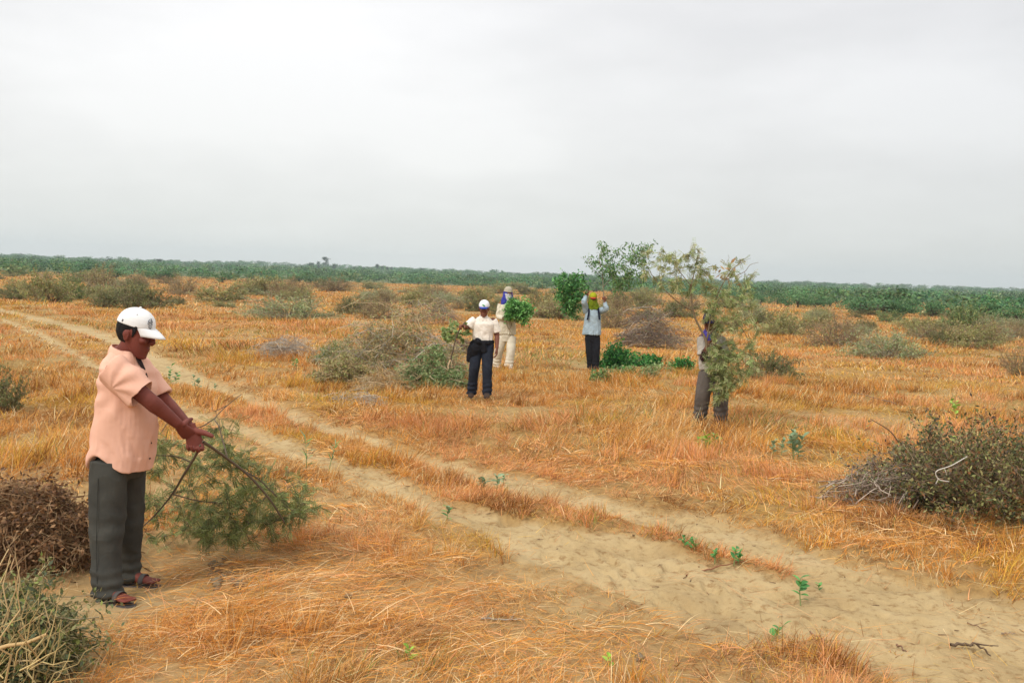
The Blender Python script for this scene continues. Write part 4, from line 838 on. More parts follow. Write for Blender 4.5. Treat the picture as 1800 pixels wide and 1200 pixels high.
# ---- the near man in the salmon shirt
def near_man():
    gr, gl = at(196, 1058), at(236, 1028); Y = (gr[1] + gl[1]) / 2; sc = pxm(Y)
    O = lambda px, py, dy=0.0: onY(px, py, Y + dy)
    root = empty('person', ((gr[0] + gl[0]) / 2, Y, (gr[2] + gl[2]) / 2)); tag(root, 'man in salmon short sleeved shirt and white cap holding a cut branch beside the track', 'person')
    skin = skin_mat('brown_skin', (0.185, 0.047, 0.033)); sole_m = cloth_mat('sandal_leather', (0.085, 0.075, 0.07), rough=0.7)
    fa = math.radians(-13); F = np.array([math.cos(fa), math.sin(fa), 0]); R = np.array([F[1], -F[0], 0]); Z = np.array([0, 0, 1.0])
    # joints
    hc = O(239, 589, -0.02); HA = frame_of((math.cos(math.radians(-9)), math.sin(math.radians(-9))), math.radians(15))
    nb = O(219, 622); shR = O(199, 650, -0.185); shL = O(243, 645, 0.18)
    elR = O(262, 703, -0.19); wrR = O(313, 745, -0.10); elL = O(287, 702, 0.15); wrL = O(335, 752, -0.03)
    hipR, hipL = O(193, 815, -0.10), O(226, 812, 0.10); knR, knL = O(188, 930, -0.12), O(226, 925, 0.13)
    anR, anL = gr + np.array([-0.045, 0.02, 0.085]), gl + np.array([-0.06, 0.02, 0.085])
    # body, one continuous surface
    B = head_parts(hc, HA, 1.10, nb, 0.058)
    B.append(rings([(O(216, 822), R, F, 0.15, 0.11, 0.11), (O(214, 760), R, F, 0.15, 0.14, 0.12), (O(217, 690), R, F, 0.165, 0.12, 0.11), (O(217, 645), R, F, 0.15, 0.08, 0.08), (nb, R, F, 0.06, 0.055, 0.055)]))
    armR = catmull([shR, mid(shR, elR, 0.5), elR, mid(elR, wrR, 0.35), wrR], 4); B.append(limb(armR, np.interp(np.linspace(0, 1, len(armR)), [0, .3, .5, .68, .85, 1], [.056, .051, .047, .048, .039, .031]), 0.92, (0, 1, 0)))
    armL = catmull([shL, mid(shL, elL, 0.5), elL, mid(elL, wrL, 0.4), wrL], 4); B.append(limb(armL, np.interp(np.linspace(0, 1, len(armL)), [0, .3, .5, .7, 1], [.056, .05, .045, .043, .028]), 0.92, (0, 1, 0)))
    dR = unit(wrR - elR); B += hand_parts(wrR, unit(dR * 0.8 + np.array([0.05, 0.28, -0.30])), (0.15, 0.95, -0.2), 1, (62, 60, 40), 1.08, (0.35, 0.30, 0.85))
    HL = (0.30, -0.02, -0.95); NL = (0.18, -0.95, -0.05)
    sgn = 1.0 if np.cross(np.array(HL), np.array(NL))[0] > 0 else -1.0
    B += hand_parts(wrL, HL, NL, sgn, (48, 60, 45), 1.22, (0.50, 0.95, 0.25), tcurl=12)
    B.append(limb([hipR, knR, anR], [.07, .055, .042])); B.append(limb([hipL, knL, anL], [.07, .055, .042]))
    fdR = unit(np.array([0.93, -0.38, 0])); fdL = unit(np.array([0.97, -0.12, 0]))
    hR, hL = gr - fdR * 0.10 + Z * 0.020, gl - fdL * 0.10 + Z * 0.020
    B += foot_parts(hR, hR + fdR * 0.25); B += foot_parts(hL, hL + fdL * 0.25)
    B.append(limb([anR + Z * 0.05, mid(hR, hR + fdR * 0.25, 0.2) + Z * 0.05], [.042, .04])); B.append(limb([anL + Z * 0.05, mid(hL, hL + fdL * 0.25, 0.2) + Z * 0.05], [.042, .04]))
    body = bake('body', B, skin, root, 0.0034, 3)
    eye(root, body, hc, HA, 1.0, (EYE_W, EYE_D))
    f, l, u = HA; P = lambda x, y, z: hc + (f * x + l * y + u * z) * 1.10
    for s in (-1, 1):
        v, q, t = limb([P(0.094, 0.013 * s, 0.043), P(0.092, 0.033 * s, 0.049), P(0.076, 0.055 * s, 0.042)], [.004, .005, .003], 0.7, u, 8); flatpart('eyebrow', v, [tuple(x) for x in q] + [tuple(x) for x in t], HAIR_M, root, body)
    # hair under the cap: back of the head and sideburns
    H = [rings([(P(-0.024, 0, z), l, f, w * 1.10, xf * 1.10, xb * 1.10) for z, w, xf, xb in ((-0.046, 0.050, 0.012, 0.058), (-0.025, 0.067, 0.018, 0.073), (0.0, 0.0775, 0.022, 0.085), (0.03, 0.0815, 0.06, 0.089), (0.055, 0.081, 0.08, 0.09))], 28)]
    for s in (-1, 1): H.append(limb([P(0.020, 0.070 * s, 0.052), P(0.024, 0.071 * s, 0.028), P(0.020, 0.0705 * s, 0.000)], [.020, .014, .006], 0.45, l, 10))
    bake('hair', H, HAIR_M, root, 0.004, 2, lambda co, n: co + n * ((fbm(co[:, 0] * 90, co[:, 2] * 50 + co[:, 1] * 60, 3) - 0.5) * 0.006)[:, None])
    # cap
    capm = cloth_mat('white_cotton', (0.80, 0.80, 0.79), (0.70, 0.70, 0.70), bump=0.15, bscale=500); grey = cloth_mat('grey_thread', (0.20, 0.21, 0.23), bump=0)
    cap = bake('cap', [cap_parts(hc + HA[2] * 0.006, HA, 1.10, 0.094)], capm, root, 0.0035, 2)
    V, Fc = visor(hc + HA[2] * 0.006, HA, 1.10, 0.080, 0.030); vis = flatpart('visor', V, Fc, capm, root, cap, 0.004)
    v, q, t = ellipsoid(P(-0.014, 0, 0.150), (f, l, u), (0.008, 0.008, 0.005), 10, 6); flatpart('button', v, [tuple(x) for x in q] + [tuple(x) for x in t], capm, root, cap)
    # stitched grey emblem on the cap front, seams and eyelet
    def on_cap(th, h): s = math.sqrt(max(0, 1 - h ** 2.4)); return P(1.0 * (-0.022 + 0.008 * h) + 0.109 * s * math.cos(th) * (1.03 if th > -1 else 0.92), 0.085 * s * math.sin(th), 0.0055 + 0.048 + 0.094 * h)
    E = Wood()
    for strokes in ([(-0.42, .60), (-0.52, .50), (-0.40, .40), (-0.28, .50), (-0.36, .58)], [(-0.30, .66), (-0.24, .52), (-0.30, .34)], [(-0.54, .36), (-0.40, .28), (-0.22, .34)], [(-0.50, .22), (-0.36, .17), (-0.24, .22)], [(-0.46, .46), (-0.36, .48)], [(-0.52, .56), (-0.56, .34)], [(-0.44, .12), (-0.30, .10)]):
        E.tube(catmull([on_cap(a, h) for a, h in strokes], 4), 0.0022, (0.20, 0.21, 0.23), 5)
    E.V = [x - np.array(root.location) for x in E.V]; E.build('emblem', BARK_M, cap)
    E = Wood(); E.tube([on_cap(-1.9, 0.12), on_cap(-1.9, 0.24)], 0.004, (0.12, 0.12, 0.13), 5); E.V = [x - np.array(root.location) for x in E.V]; E.build('buckle', BARK_M, cap)
    E = Wood(); E.tube([on_cap(-1.25, 0.70), on_cap(-1.20, 0.72)], 0.003, (0.25, 0.25, 0.26), 5); E.V = [x - np.array(root.location) for x in E.V]; E.build('eyelet', BARK_M, cap)
    # shirt
    shm = cloth_mat('salmon_cotton', (0.76, 0.44, 0.325), (0.69, 0.395, 0.29), scale=5, bump=0.25, bscale=420, fold=0.22)
    rows = [(612, 220, .064, .068, .064), (622, 219, .096, .080, .075), (632, 219, .145, .096, .085), (645, 220, .185, .120, .102), (670, 222, .192, .148, .122), (710, 221, .190, .168, .145), (760, 217, .190, .180, .160), (800, 214, .193, .180, .166), (822, 212, .194, .172, .166)]
    ring = [(O(cx, y), R, F, ru, rf, rb, 2.25) for y, cx, ru, rf, rb in rows[::-1]]
    slR = limb([mid(shR, elR, -0.08), mid(shR, elR, 0.25), mid(shR, elR, 0.55), mid(shR, elR, 0.80)], [.094, .098, .096, .095], 0.84, (0, 1, 0), 28, cap=False)
    slL = limb([mid(shL, elL, -0.08), mid(shL, elL, 0.3), mid(shL, elL, 0.6), mid(shL, elL, 0.92)], [.078, .080, .076, .074], 0.9, (0, 1, 0), 28, cap=False)
    zb, zs = O(207, 822)[2], O(217, 650)[2]; c0 = O(214, 780); rmid = mid(shR, elR, 0.5); dRr = unit(elR - shR)
    def post(co, n):
        q = co - c0; a = np.arctan2(q @ R, q @ F); low = 1 - sstep(zb, zb + 0.34, co[:, 2])
        arm = ((co - rmid) @ dRr > -0.05) & (np.linalg.norm(np.cross(co - shR, dRr), axis=1) < 0.125) & (co[:, 1] < Y - 0.06)
        up = np.where(np.abs(a) < math.pi, 0.105 * np.exp(-((np.abs(a) - 1.75) / 0.5) ** 2) - 0.012 * np.exp(-((np.abs(a) - 3.1) / 0.6) ** 2), 0)
        co = co.copy(); co[:, 2] += up * low ** 2.2 * ~arm
        w = fbm(a * 1.5, co[:, 2] * 4, 7, 3)
        fold = np.sin(a * 7 + w * 9 + co[:, 2] * 3) * 0.6 + np.sin(a * 15 + w * 16) * 0.4
        co = co + n * (np.where(arm, 0, fold * low * (0.35 + 0.65 * sstep(zb, zb + 0.12, co[:, 2])) * 0.009))[:, None]
        # pull lines from the armpit down to the belly and over the sleeve
        ap = shR + np.array([0.02, 0, -0.10]); d = co - ap; rr = np.linalg.norm(d, axis=1); an = np.arctan2(d[:, 2], d[:, 0])
        co = co + n * (np.sin(an * 8 + rr * 7 + 3 * fbm(co[:, 0] * 5, co[:, 2] * 5, 3)) * 0.011 * np.exp(-rr / 0.28) * sstep(0.05, 0.16, rr))[:, None]
        co = wrinkle(co, n, 0.010, (3.6, 3.6, 2.8), 5, 2)
        # hollow cuffs and hem
        for e_, d_, r_ in ((mid(shR, elR, 0.80), dRr, .092), (mid(shL, elL, 0.92), unit(elL - shL), .070)):
            q2 = co - e_; t_ = q2 @ d_; rad = np.linalg.norm(q2 - t_[:, None] * d_, axis=1); co = co - d_ * (0.04 * (1 - sstep(r_ - .030, r_ - .008, rad)) * sstep(-.016, -.004, t_) * (np.abs(t_) < .05))[:, None]
        e2 = ((q @ R) / .185) ** 2 + ((q @ F) / .160) ** 2; co[:, 2] += 0.045 * (1 - sstep(.62, .88, e2)) * sstep(.35, .75, -n[:, 2]) * (co[:, 2] < zb + 0.2) * ~arm
        return co
    shirt = bake('shirt', [rings(ring, 40), slR, slL], shm, root, 0.0038, 1, post)
    # collar: a raised folded band round the neck, open at the front
    def colf(a, b):
        th = math.pi * 0.16 + (2 * math.pi - math.pi * 0.32) * a; rr = 0.069 + 0.020 * b; up = 0.014 - 0.050 * b * b
        c = nb + F * 0.008 + Z * (0.010 - 0.028 * math.cos(th)); return c + F * math.cos(th) * rr * 1.15 + R * math.sin(th) * rr + Z * up
    V, Fc = grid(colf, 36, 6); flatpart('collar', V, Fc, shm, root, shirt, 0.004)
    # dark open placket with its button, chest pocket edge, sleeve and back seams
    drk = cloth_mat('near_black_cloth', (0.03, 0.02, 0.02), bump=0)  # one near-black colour for the neck opening and the shirt buttons
    fr = lambda y, cx, rf: O(cx, y) + F * (rf + 0.004)
    PL = catmull([fr(624, 219, .088), fr(640, 220, .116), fr(660, 221, .142), fr(690, 221, .162)], 6)
    def plf(a, b): i = a * (len(PL) - 1); k = int(min(i, len(PL) - 2)); p = mid(PL[k], PL[k + 1], i - k); w = 0.020 * (1 - a) ** 0.8 + 0.002; return p + R * w * (b - 0.35) * 2 - F * 0.010 * abs(b - 0.35)
    V, Fc = grid(plf, 24, 5); flatpart('neck_opening', V, Fc, drk, root, shirt, 0.003)
    for y, cx, rf in ((700, 221, .168), (738, 219, .179), (775, 216, .183), (802, 214, .182)):
        p = O(cx, y) + F * (rf - .002) - R * 0.012; v, q, t = ellipsoid(p, (R, Z, F), (0.006, 0.006, 0.004), 10, 5); flatpart('button', v, [tuple(x) for x in q] + [tuple(x) for x in t], drk, root, shirt)
    # trousers
    trm = cloth_mat('grey_twill', (0.066, 0.064, 0.054), (0.040, 0.040, 0.036), scale=5, bump=0.3, bscale=350, fold=0.4)
    LR = catmull([hipR + Z * 0.02, mid(hipR, knR, 0.5), knR, mid(knR, anR, 0.55), anR + np.array([0.012, 0, -0.05])], 5); LL = catmull([hipL + Z * 0.02, mid(hipL, knL, 0.5), knL, mid(knL, anL, 0.55), anL + np.array([0.012, 0, -0.05])], 5)
    t1 = limb(LR, np.interp(np.linspace(0, 1, len(LR)), [0, .25, .5, .75, 1], [.108, .104, .095, .082, .085]), 0.95, (0, 1, 0), 28, cap=False)
    t2 = limb(LL, np.interp(np.linspace(0, 1, len(LL)), [0, .25, .5, .75, 1], [.100, .094, .085, .075, .077]), 0.95, (0, 1, 0), 28, cap=False)
    pel = rings([(O(209, 838), R, F, .155, .12, .12), (O(212, 815), R, F, .165, .145, .135), (O(214, 790), R, F, .160, .15, .135), (O(215, 770), R, F, .150, .14, .125)], 32)
    zg = min(gr[2], gl[2])
    def tpost(co, n):
        h = co[:, 2] - zg; ank = 1 - sstep(0.04, 0.28, h); kn = np.exp(-((h - 0.45) / 0.12) ** 2)
        co = co + n * (np.sin(h * 95 + 4 * fbm(co[:, 0] * 9, co[:, 1] * 9, 5)) * 0.006 * ank + np.sin(h * 60 + 6 * fbm(co[:, 0] * 7, co[:, 1] * 7, 9)) * 0.003 * kn)[:, None]
        return wrinkle(co, n, 0.011, (5, 5, 3.2), 25, 2)
    tr = bake('trousers', [t1, t2, pel], trm, root, 0.005, 2, tpost)
    E = Wood(); E.tube(catmull([hipR + np.array([-0.01, -0.101, -0.01]), mid(hipR, knR, 0.22) + np.array([-0.045, -0.096, 0])], 6), 0.0018, (0.02, 0.02, 0.02), 5)
    side = [p + np.array([-0.02, -1.0 * r * 0.97, 0]) for p, r in zip(LR[2:-1], np.interp(np.linspace(0, 1, len(LR)), [0, .25, .5, .75, 1], [.112, .110, .100, .085, .086])[2:-1])]
    E.tube(side, 0.0016, (0.03, 0.03, 0.027), 5); E.V = [x - np.array(root.location) for x in E.V]; E.build('seam', BARK_M, tr)
    # sandals
    for hp, fd in ((hR, fdR), (hL, fdL)):
        s = np.array([fd[1], -fd[0], 0])
        def so(a, b): w = 0.037 + 0.009 * math.sin(a * math.pi * 0.85); return hp - fd * 0.012 + fd * 0.285 * a + s * w * (b - 0.5) * 2 * math.sin(min(1, a * 6, (1 - a) * 6 + 0.02) * math.pi / 2) ** 0.5 - Z * 0.015
        V, Fc = grid(so, 16, 7); sd_ = flatpart('sandal', V, Fc, sole_m, root, None, 0.018)
        for a0, h0, wd_ in ((0.64, 0.052, 0.030), (0.38, 0.080, 0.020), (0.06, 0.060, 0.018)):
            def stf(a, b): th = math.pi * a; return hp + fd * (0.25 * a0 + wd_ * (b - 0.5)) + s * math.cos(th) * 0.048 + Z * (math.sin(th) ** 0.7 * h0 + 0.002)
            V, Fc = grid(stf, 14, 3); flatpart('strap', V, Fc, sole_m, root, sd_, 0.003)
    return dict(Y=Y, O=O, hand=wrL)
MAN1 = near_man()
print('near man', time.time() - T0)


def cloth_limb(P, R, flat=0.95, cap=False): P = catmull(P, 4); return limb(P, np.interp(np.linspace(0, 1, len(P)), np.linspace(0, 1, len(R)), R), flat, (0, 1, 0), 22, cap=cap)
def figure(Y, J, head, heading, skin, shirt, trousers, label, sleeve='short', shirt_r=((.16, .12), (.17, .125), (.19, .13), (.17, .10)), leg_r=(.10, .09, .08, .078), sleeve_r=(.075, .08, .08), tilt=0.12, k=0.98, hands=None, shoe=None, fold=0.008, vox=0.007):
    """a standing or walking person from joints given in photo pixels (px, py, depth offset)"""
    O = lambda px, py, dy=0.0: onY(px, py, Y + dy); J = {a: O(*b) for a, b in J.items()}; Z = np.array([0, 0, 1.0])
    foot = mid(J['anR'], J['anL']); root = empty('person', (foot[0], Y, float(hz(foot[0], Y)))); tag(root, label, 'person')
    F = unit(np.array([heading[0], heading[1], 0])); R = np.array([F[1], -F[0], 0]); HA = frame_of(heading[2:4] if len(heading) > 2 else heading, tilt); hc = O(*head)
    nb = J['neck']; pel = mid(J['hipR'], J['hipL'])
    B = head_parts(hc, HA, k, nb, 0.055)
    B.append(rings([(pel - Z * 0.04, R, F, .12, .085, .085), (mid(pel, nb, 0.4), R, F, .125, .09, .085), (mid(pel, nb, 0.78), R, F, .15, .09, .085), (mid(pel, nb, 0.93), R, F, .11, .06, .06), (nb, R, F, .055, .05, .05)]))
    for s in 'RL':
        a = catmull([J['sh' + s], mid(J['sh' + s], J['el' + s]), J['el' + s], mid(J['el' + s], J['wr' + s], 0.4), J['wr' + s]], 4); B.append(limb(a, np.interp(np.linspace(0, 1, len(a)), [0, .5, .7, 1], [.05, .042, .041, .027])))
        D, N, sd_, cv, th = hands[s]; B += hand_parts(J['wr' + s], D, N, sd_, cv, 1.0, th)
        B.append(limb([J['hip' + s], J['kn' + s], J['an' + s]], [.07, .052, .04])); fd = unit(np.array([F[0], F[1] if abs(F[1]) > .3 else -.3, 0])); g = J['an' + s] - Z * 0.075
        B += foot_parts(g - fd * 0.06, g + fd * 0.19); B.append(limb([J['an' + s], g + Z * 0.04], [.04, .04]))
    body = bake('body', B, skin, root, vox * 0.75, 3)
    S_ = [rings([(p, R, F, a, b, b * .92, 2.2) for p, (a, b) in zip((J['hem'], mid(J['hem'], nb, 0.35), mid(J['hem'], nb, 0.72), mid(J['hem'], nb, 0.86)), shirt_r)] + [(mid(J['hem'], nb, 0.94), R, F, .115, .085, .075), (nb + Z * 0.012, R, F, .068, .064, .060)], 30)]
    for s in 'RL':
        sh, el, wr = J['sh' + s], J['el' + s], J['wr' + s]; q = [mid(sh, el, -0.02) - Z * 0.012, mid(sh, el, 0.35), mid(sh, el, 0.82)] if sleeve == 'short' else [mid(sh, el, -0.02) - Z * 0.012, mid(sh, el, 0.5), el, mid(el, wr, 0.85)]
        S_.append(cloth_limb(q, sleeve_r if sleeve == 'short' else tuple(sleeve_r) + (sleeve_r[-1] * 0.8,)))
    def post(co, n):
        a = np.arctan2((co - pel) @ R, (co - pel) @ F); w = fbm(a * 2, co[:, 2] * 5, 3, 3); return wrinkle(co + n * (np.sin(a * 8 + w * 12) * fold * (1 - sstep(J['hem'][2] - .05, nb[2] - .1, co[:, 2])))[:, None], n, fold * 1.4, (8, 8, 6), 15)
    sh_o = bake('shirt', S_, shirt, root, vox, 2, post)
    T = [rings([(pel - Z * 0.10, R, F, .14, .10, .11), (pel + Z * 0.02, R, F, .165, .115, .125), (pel + Z * 0.12, R, F, .155, .11, .115)], 26)]
    for s in 'RL': T.append(cloth_limb([J['hip' + s], mid(J['hip' + s], J['kn' + s]), J['kn' + s], mid(J['kn' + s], J['an' + s]), J['an' + s] - Z * 0.03], leg_r))
    zk = min(J['anR'][2], J['anL'][2])
    tr_o = bake('trousers', T, trousers, root, vox, 2, lambda co, n: wrinkle(co + n * (np.sin(co[:, 2] * 80 + 5 * fbm(co[:, 0] * 9, co[:, 1] * 9, 5)) * 0.006 * (1 - sstep(zk, zk + 0.3, co[:, 2])))[:, None], n, 0.009, (7, 7, 5), 35))
    if shoe:
        for s in 'RL':
            g = J['an' + s] - Z * 0.08; fd = unit(np.array([F[0], F[1] if abs(F[1]) > .3 else -.3, 0])); sv = np.array([fd[1], -fd[0], 0]); b0 = g - fd * 0.075
            bake('shoe', [rings([(b0 + fd * 0.28 * t + Z * h * 0.5, sv, Z, w, h * .5, h * .5, 2.6) for t, w, h in ((0, .03, .07), (.1, .042, .10), (.35, .043, .10), (.6, .048, .075), (.85, .048, .055), (.98, .034, .045))], 22), limb([J['an' + s], g + Z * 0.05], [.05, .05])], shoe, root, 0.006, 2)
    return root, J, hc, HA, nb, F, R, O, body, sh_o, tr_o
def P_of(hc, HA, k=1.0): f, l, u = HA; return lambda x, y, z: hc + (f * x + l * y + u * z) * k
def polyobj(name, prm, mat, root, parent=None):
    v, q, t = prm; return flatpart(name, v, [tuple(x) for x in q] + [tuple(x) for x in t], mat, root, parent)
DARKSKIN = skin_mat('weathered_skin', (0.20, 0.075, 0.045))
BLACK = cloth_mat('black_cloth', (0.014, 0.014, 0.018), bump=0.2, fold=0.4)

def white_shirt_man():
    Y = float(at(845, 703)[1]); H = {'R': ((-0.55, -0.55, 0.05), (0.3, -0.2, -0.9), 1, (60, 60, 40), (0.4, 0.5, 0.5)), 'L': ((0.05, -0.15, -1), (-0.9, 0.1, 0), -1, (25, 30, 20), (0.8, 0.4, 0.2))}
    J = dict(neck=(850, 557), shR=(835, 562, 0), shL=(866, 562, 0.02), elR=(821, 577, -0.05), elL=(873.5, 589, 0.02), wrR=(816.5, 573, -0.22), wrL=(873.5, 612, -0.08), hipR=(839, 605), hipL=(858, 605), hem=(849, 599), knR=(834, 646, -0.05), knL=(856, 646, -0.10), anR=(829, 689, 0.10), anL=(856.5, 690, -0.10))
    root, J, hc, HA, nb, F, R, O, body, sh, tr = figure(Y, J, (851, 544, -0.05), (-0.05, -1), DARKSKIN, cloth_mat('cream_cotton', (0.80, 0.74, 0.66), (0.72, 0.66, 0.57), fold=0.5), cloth_mat('navy_twill', (0.022, 0.027, 0.040), (0.014, 0.017, 0.026), fold=0.5), 'man in cream shirt with white and blue cap walking forward with a stick',
        shirt_r=((.155, .12), (.17, .125), (.185, .12), (.16, .09)), leg_r=(.10, .092, .083, .078, .078), sleeve_r=(.072, .078, .078), hands=H, shoe=cloth_mat('brown_shoe', (0.06, 0.04, 0.03), bump=0.3), tilt=0.18)
    eye(root, body, hc, HA, 0.98, (EYE_W, EYE_D)); P = P_of(hc, HA, 0.98)
    bake('hair', [rings([(P(-0.026, 0, z), HA[1], HA[0], w, xf, xb) for z, w, xf, xb in ((-0.04, 0.05, 0.01, 0.058), (0.0, 0.077, 0.02, 0.082), (0.055, 0.08, 0.08, 0.088))], 24)], HAIR_M, root, 0.006, 1)
    wc = cloth_mat('white_cap_cloth', (0.78, 0.78, 0.80), (0.70, 0.70, 0.73)); bl = cloth_mat('blue_cap_cloth', (0.035, 0.07, 0.36)); gn = cloth_mat('green_print', (0.10, 0.42, 0.16))
    cap = bake('cap', [cap_parts(hc, HA, 1.06, 0.10)], wc, root, 0.005, 2); V, Fc = visor(hc, HA, 1.06, 0.065, 0.010); flatpart('visor', V, Fc, bl, root, cap, 0.005)
    band = [(P(0.098 * math.cos(a) - 0.024, 0.085 * math.sin(a), 0.055)) for a in np.linspace(-1.5, 1.5, 15)]; polyobj('band', limb(band, [.008] * 15, 0.5, HA[0], 8), bl, root, cap)
    polyobj('emblem', limb([P(0.100, 0.014, 0.082), P(0.099, -0.004, 0.092), P(0.090, -0.022, 0.104)], [.009, .013, .006], 0.5, HA[0], 8), gn, root, cap)
    # collar wings, placket, pocket
    sm = sh.data.materials[0]
    for s in (-1, 1): polyobj('collar', limb([nb + R * 0.058 * s - F * 0.02 + np.array([0, 0, .025]), nb + R * 0.05 * s + F * 0.05 + np.array([0, 0, 0.0]), nb + R * 0.055 * s + F * 0.095 + np.array([0, 0, -0.05])], [.014, .018, .006], 0.5, R, 10), sm, root, sh)
    polyobj('neck_opening', limb([nb + F * 0.068 + np.array([0, 0, .0]), nb + F * 0.104 + np.array([0, 0, -.085])], [.026, .004], 0.35, F, 10), DARKSKIN, root, sh)
    for dz in (-0.14, -0.21, -0.28, -0.35): polyobj('button', ellipsoid(nb + F * (0.122 if dz < -0.2 else 0.117) + np.array([0, 0, dz]), (R, (0, 0, 1), F), (.006, .006, .004), 8, 5), cloth_mat('button', (.6, .55, .5), bump=0), root, sh)
    # black jumper tied round the waist with a knot in front and a sleeve hanging at the side
    jw = [rings([(mid(J['hem'], J['neck'], t), R, F, a, b, b) for t, a, b in ((-0.12, .172, .135), (-0.04, .18, .14), (0.04, .172, .135))], 28),
          limb([O(838, 597, -.14), O(842, 600, -.155), O(845, 603, -.145)], [.035, .042, .03]), limb([O(841, 602, -.14), O(835, 613, -.13), O(829, 628, -.07)], [.05, .075, .05], 0.35), limb([O(831, 602, -.02), O(827, 615, -.03), O(825, 633, -0.01)], [.045, .055, .045], 0.6), limb([O(848, 603, -.14), O(850, 616, -.13)], [.06, .05], 0.35)]
    bake('jumper', jw, BLACK, root, 0.008, 2, lambda co, n: wrinkle(co, n, 0.012, (10, 10, 8), 45))
    return Y, O, J
M2 = white_shirt_man()

def leaf_carrier():
    Y = float(at(884, 647)[1]); H = {'R': ((0.8, -0.2, 0.2), (0.1, -0.5, 0.8), 1, (45, 50, 40), (0.4, 0.6, 0.4)), 'L': ((-0.4, -0.6, 0.3), (0, 0.2, 1), -1, (50, 50, 40), (0.4, 0.6, 0.4))}
    J = dict(neck=(892, 529), shR=(880, 535, 0.0), shL=(903, 535, 0.08), elR=(876.5, 556, -0.06), elL=(906, 553, -0.02), wrR=(886, 560, -0.22), wrL=(901, 558, -0.22), hipR=(884, 592), hipL=(899, 592), hem=(892, 587), knR=(877, 616, 0.05), knL=(898, 617, -0.12), anR=(873, 640, 0.18), anL=(894, 642, -0.12))
    cr = cloth_mat('cream_work_cloth', (0.66, 0.60, 0.47), (0.54, 0.48, 0.36), fold=0.6)
    root, J, hc, HA, nb, F, R, O, body, sh, tr = figure(Y, J, (893.5, 516, -0.03), (0.35, -0.9), DARKSKIN, cr, cloth_mat('cream_trousers', (0.70, 0.64, 0.52), (0.56, 0.50, 0.38), fold=0.6), 'man in cream work clothes and pale hat carrying a bunch of bright green leaves',
        sleeve='long', shirt_r=((.19, .14), (.175, .13), (.18, .125), (.15, .09)), leg_r=(.105, .10, .095, .09, .095), sleeve_r=(.065, .062, .055), hands=H, shoe=cloth_mat('pale_shoe', (0.50, 0.42, 0.34), bump=0.3))
    P = P_of(hc, HA); f, l, u = HA; hm = cloth_mat('khaki_hat', (0.46, 0.41, 0.31)); bl = cloth_mat('violet_blue_cloth', (0.055, 0.06, 0.36), fold=0.6); wh = cloth_mat('white_cloth', (0.62, 0.62, 0.62), fold=0.5)
    bake('hat', [cap_parts(hc, HA, 1.08, 0.10), rings([(P(-0.014, 0, 0.045), l, f, .098, .122, .112), (P(-0.014, 0, 0.062), l, f, .094, .116, .108)], 28)], hm, root, 0.006, 2)
    bake('head_scarf', [rings([(P(-0.012, 0, z), l, f, a, b, c) for z, a, b, c in ((-0.24, .15, .09, .14), (-0.13, .13, .10, .13), (-0.06, .108, .098, .118), (0.0, .100, .086, .112), (0.05, .094, .088, .106))], 26)], bl, root, 0.007, 2, lambda co, n: wrinkle(co, n, 0.014, (10, 10, 9), 55))
    bake('face_cloth', [rings([(P(0.022, -0.012, z), l, f, a, b, b) for z, a, b in ((-0.15, .06, .07), (-0.07, .078, .085), (0.0, .074, .077))], 24)], wh, root, 0.007, 2, lambda co, n: wrinkle(co, n, 0.012, (12, 12, 9), 57))
    E = Wood(); E.tube(catmull([J['shL'] + np.array([-0.05, -0.12, 0.02]), O(893, 548, -.19), O(890, 566, -.21), O(895, 578, -.20), O(899, 570, -.18), O(895, 560, -.2)], 6), 0.012, (0.33, 0.27, 0.18), 6); E.V = [x - np.array(root.location) for x in E.V]; E.build('strap', BARK_M, root)
    return Y, O, J
M3 = leaf_carrier()

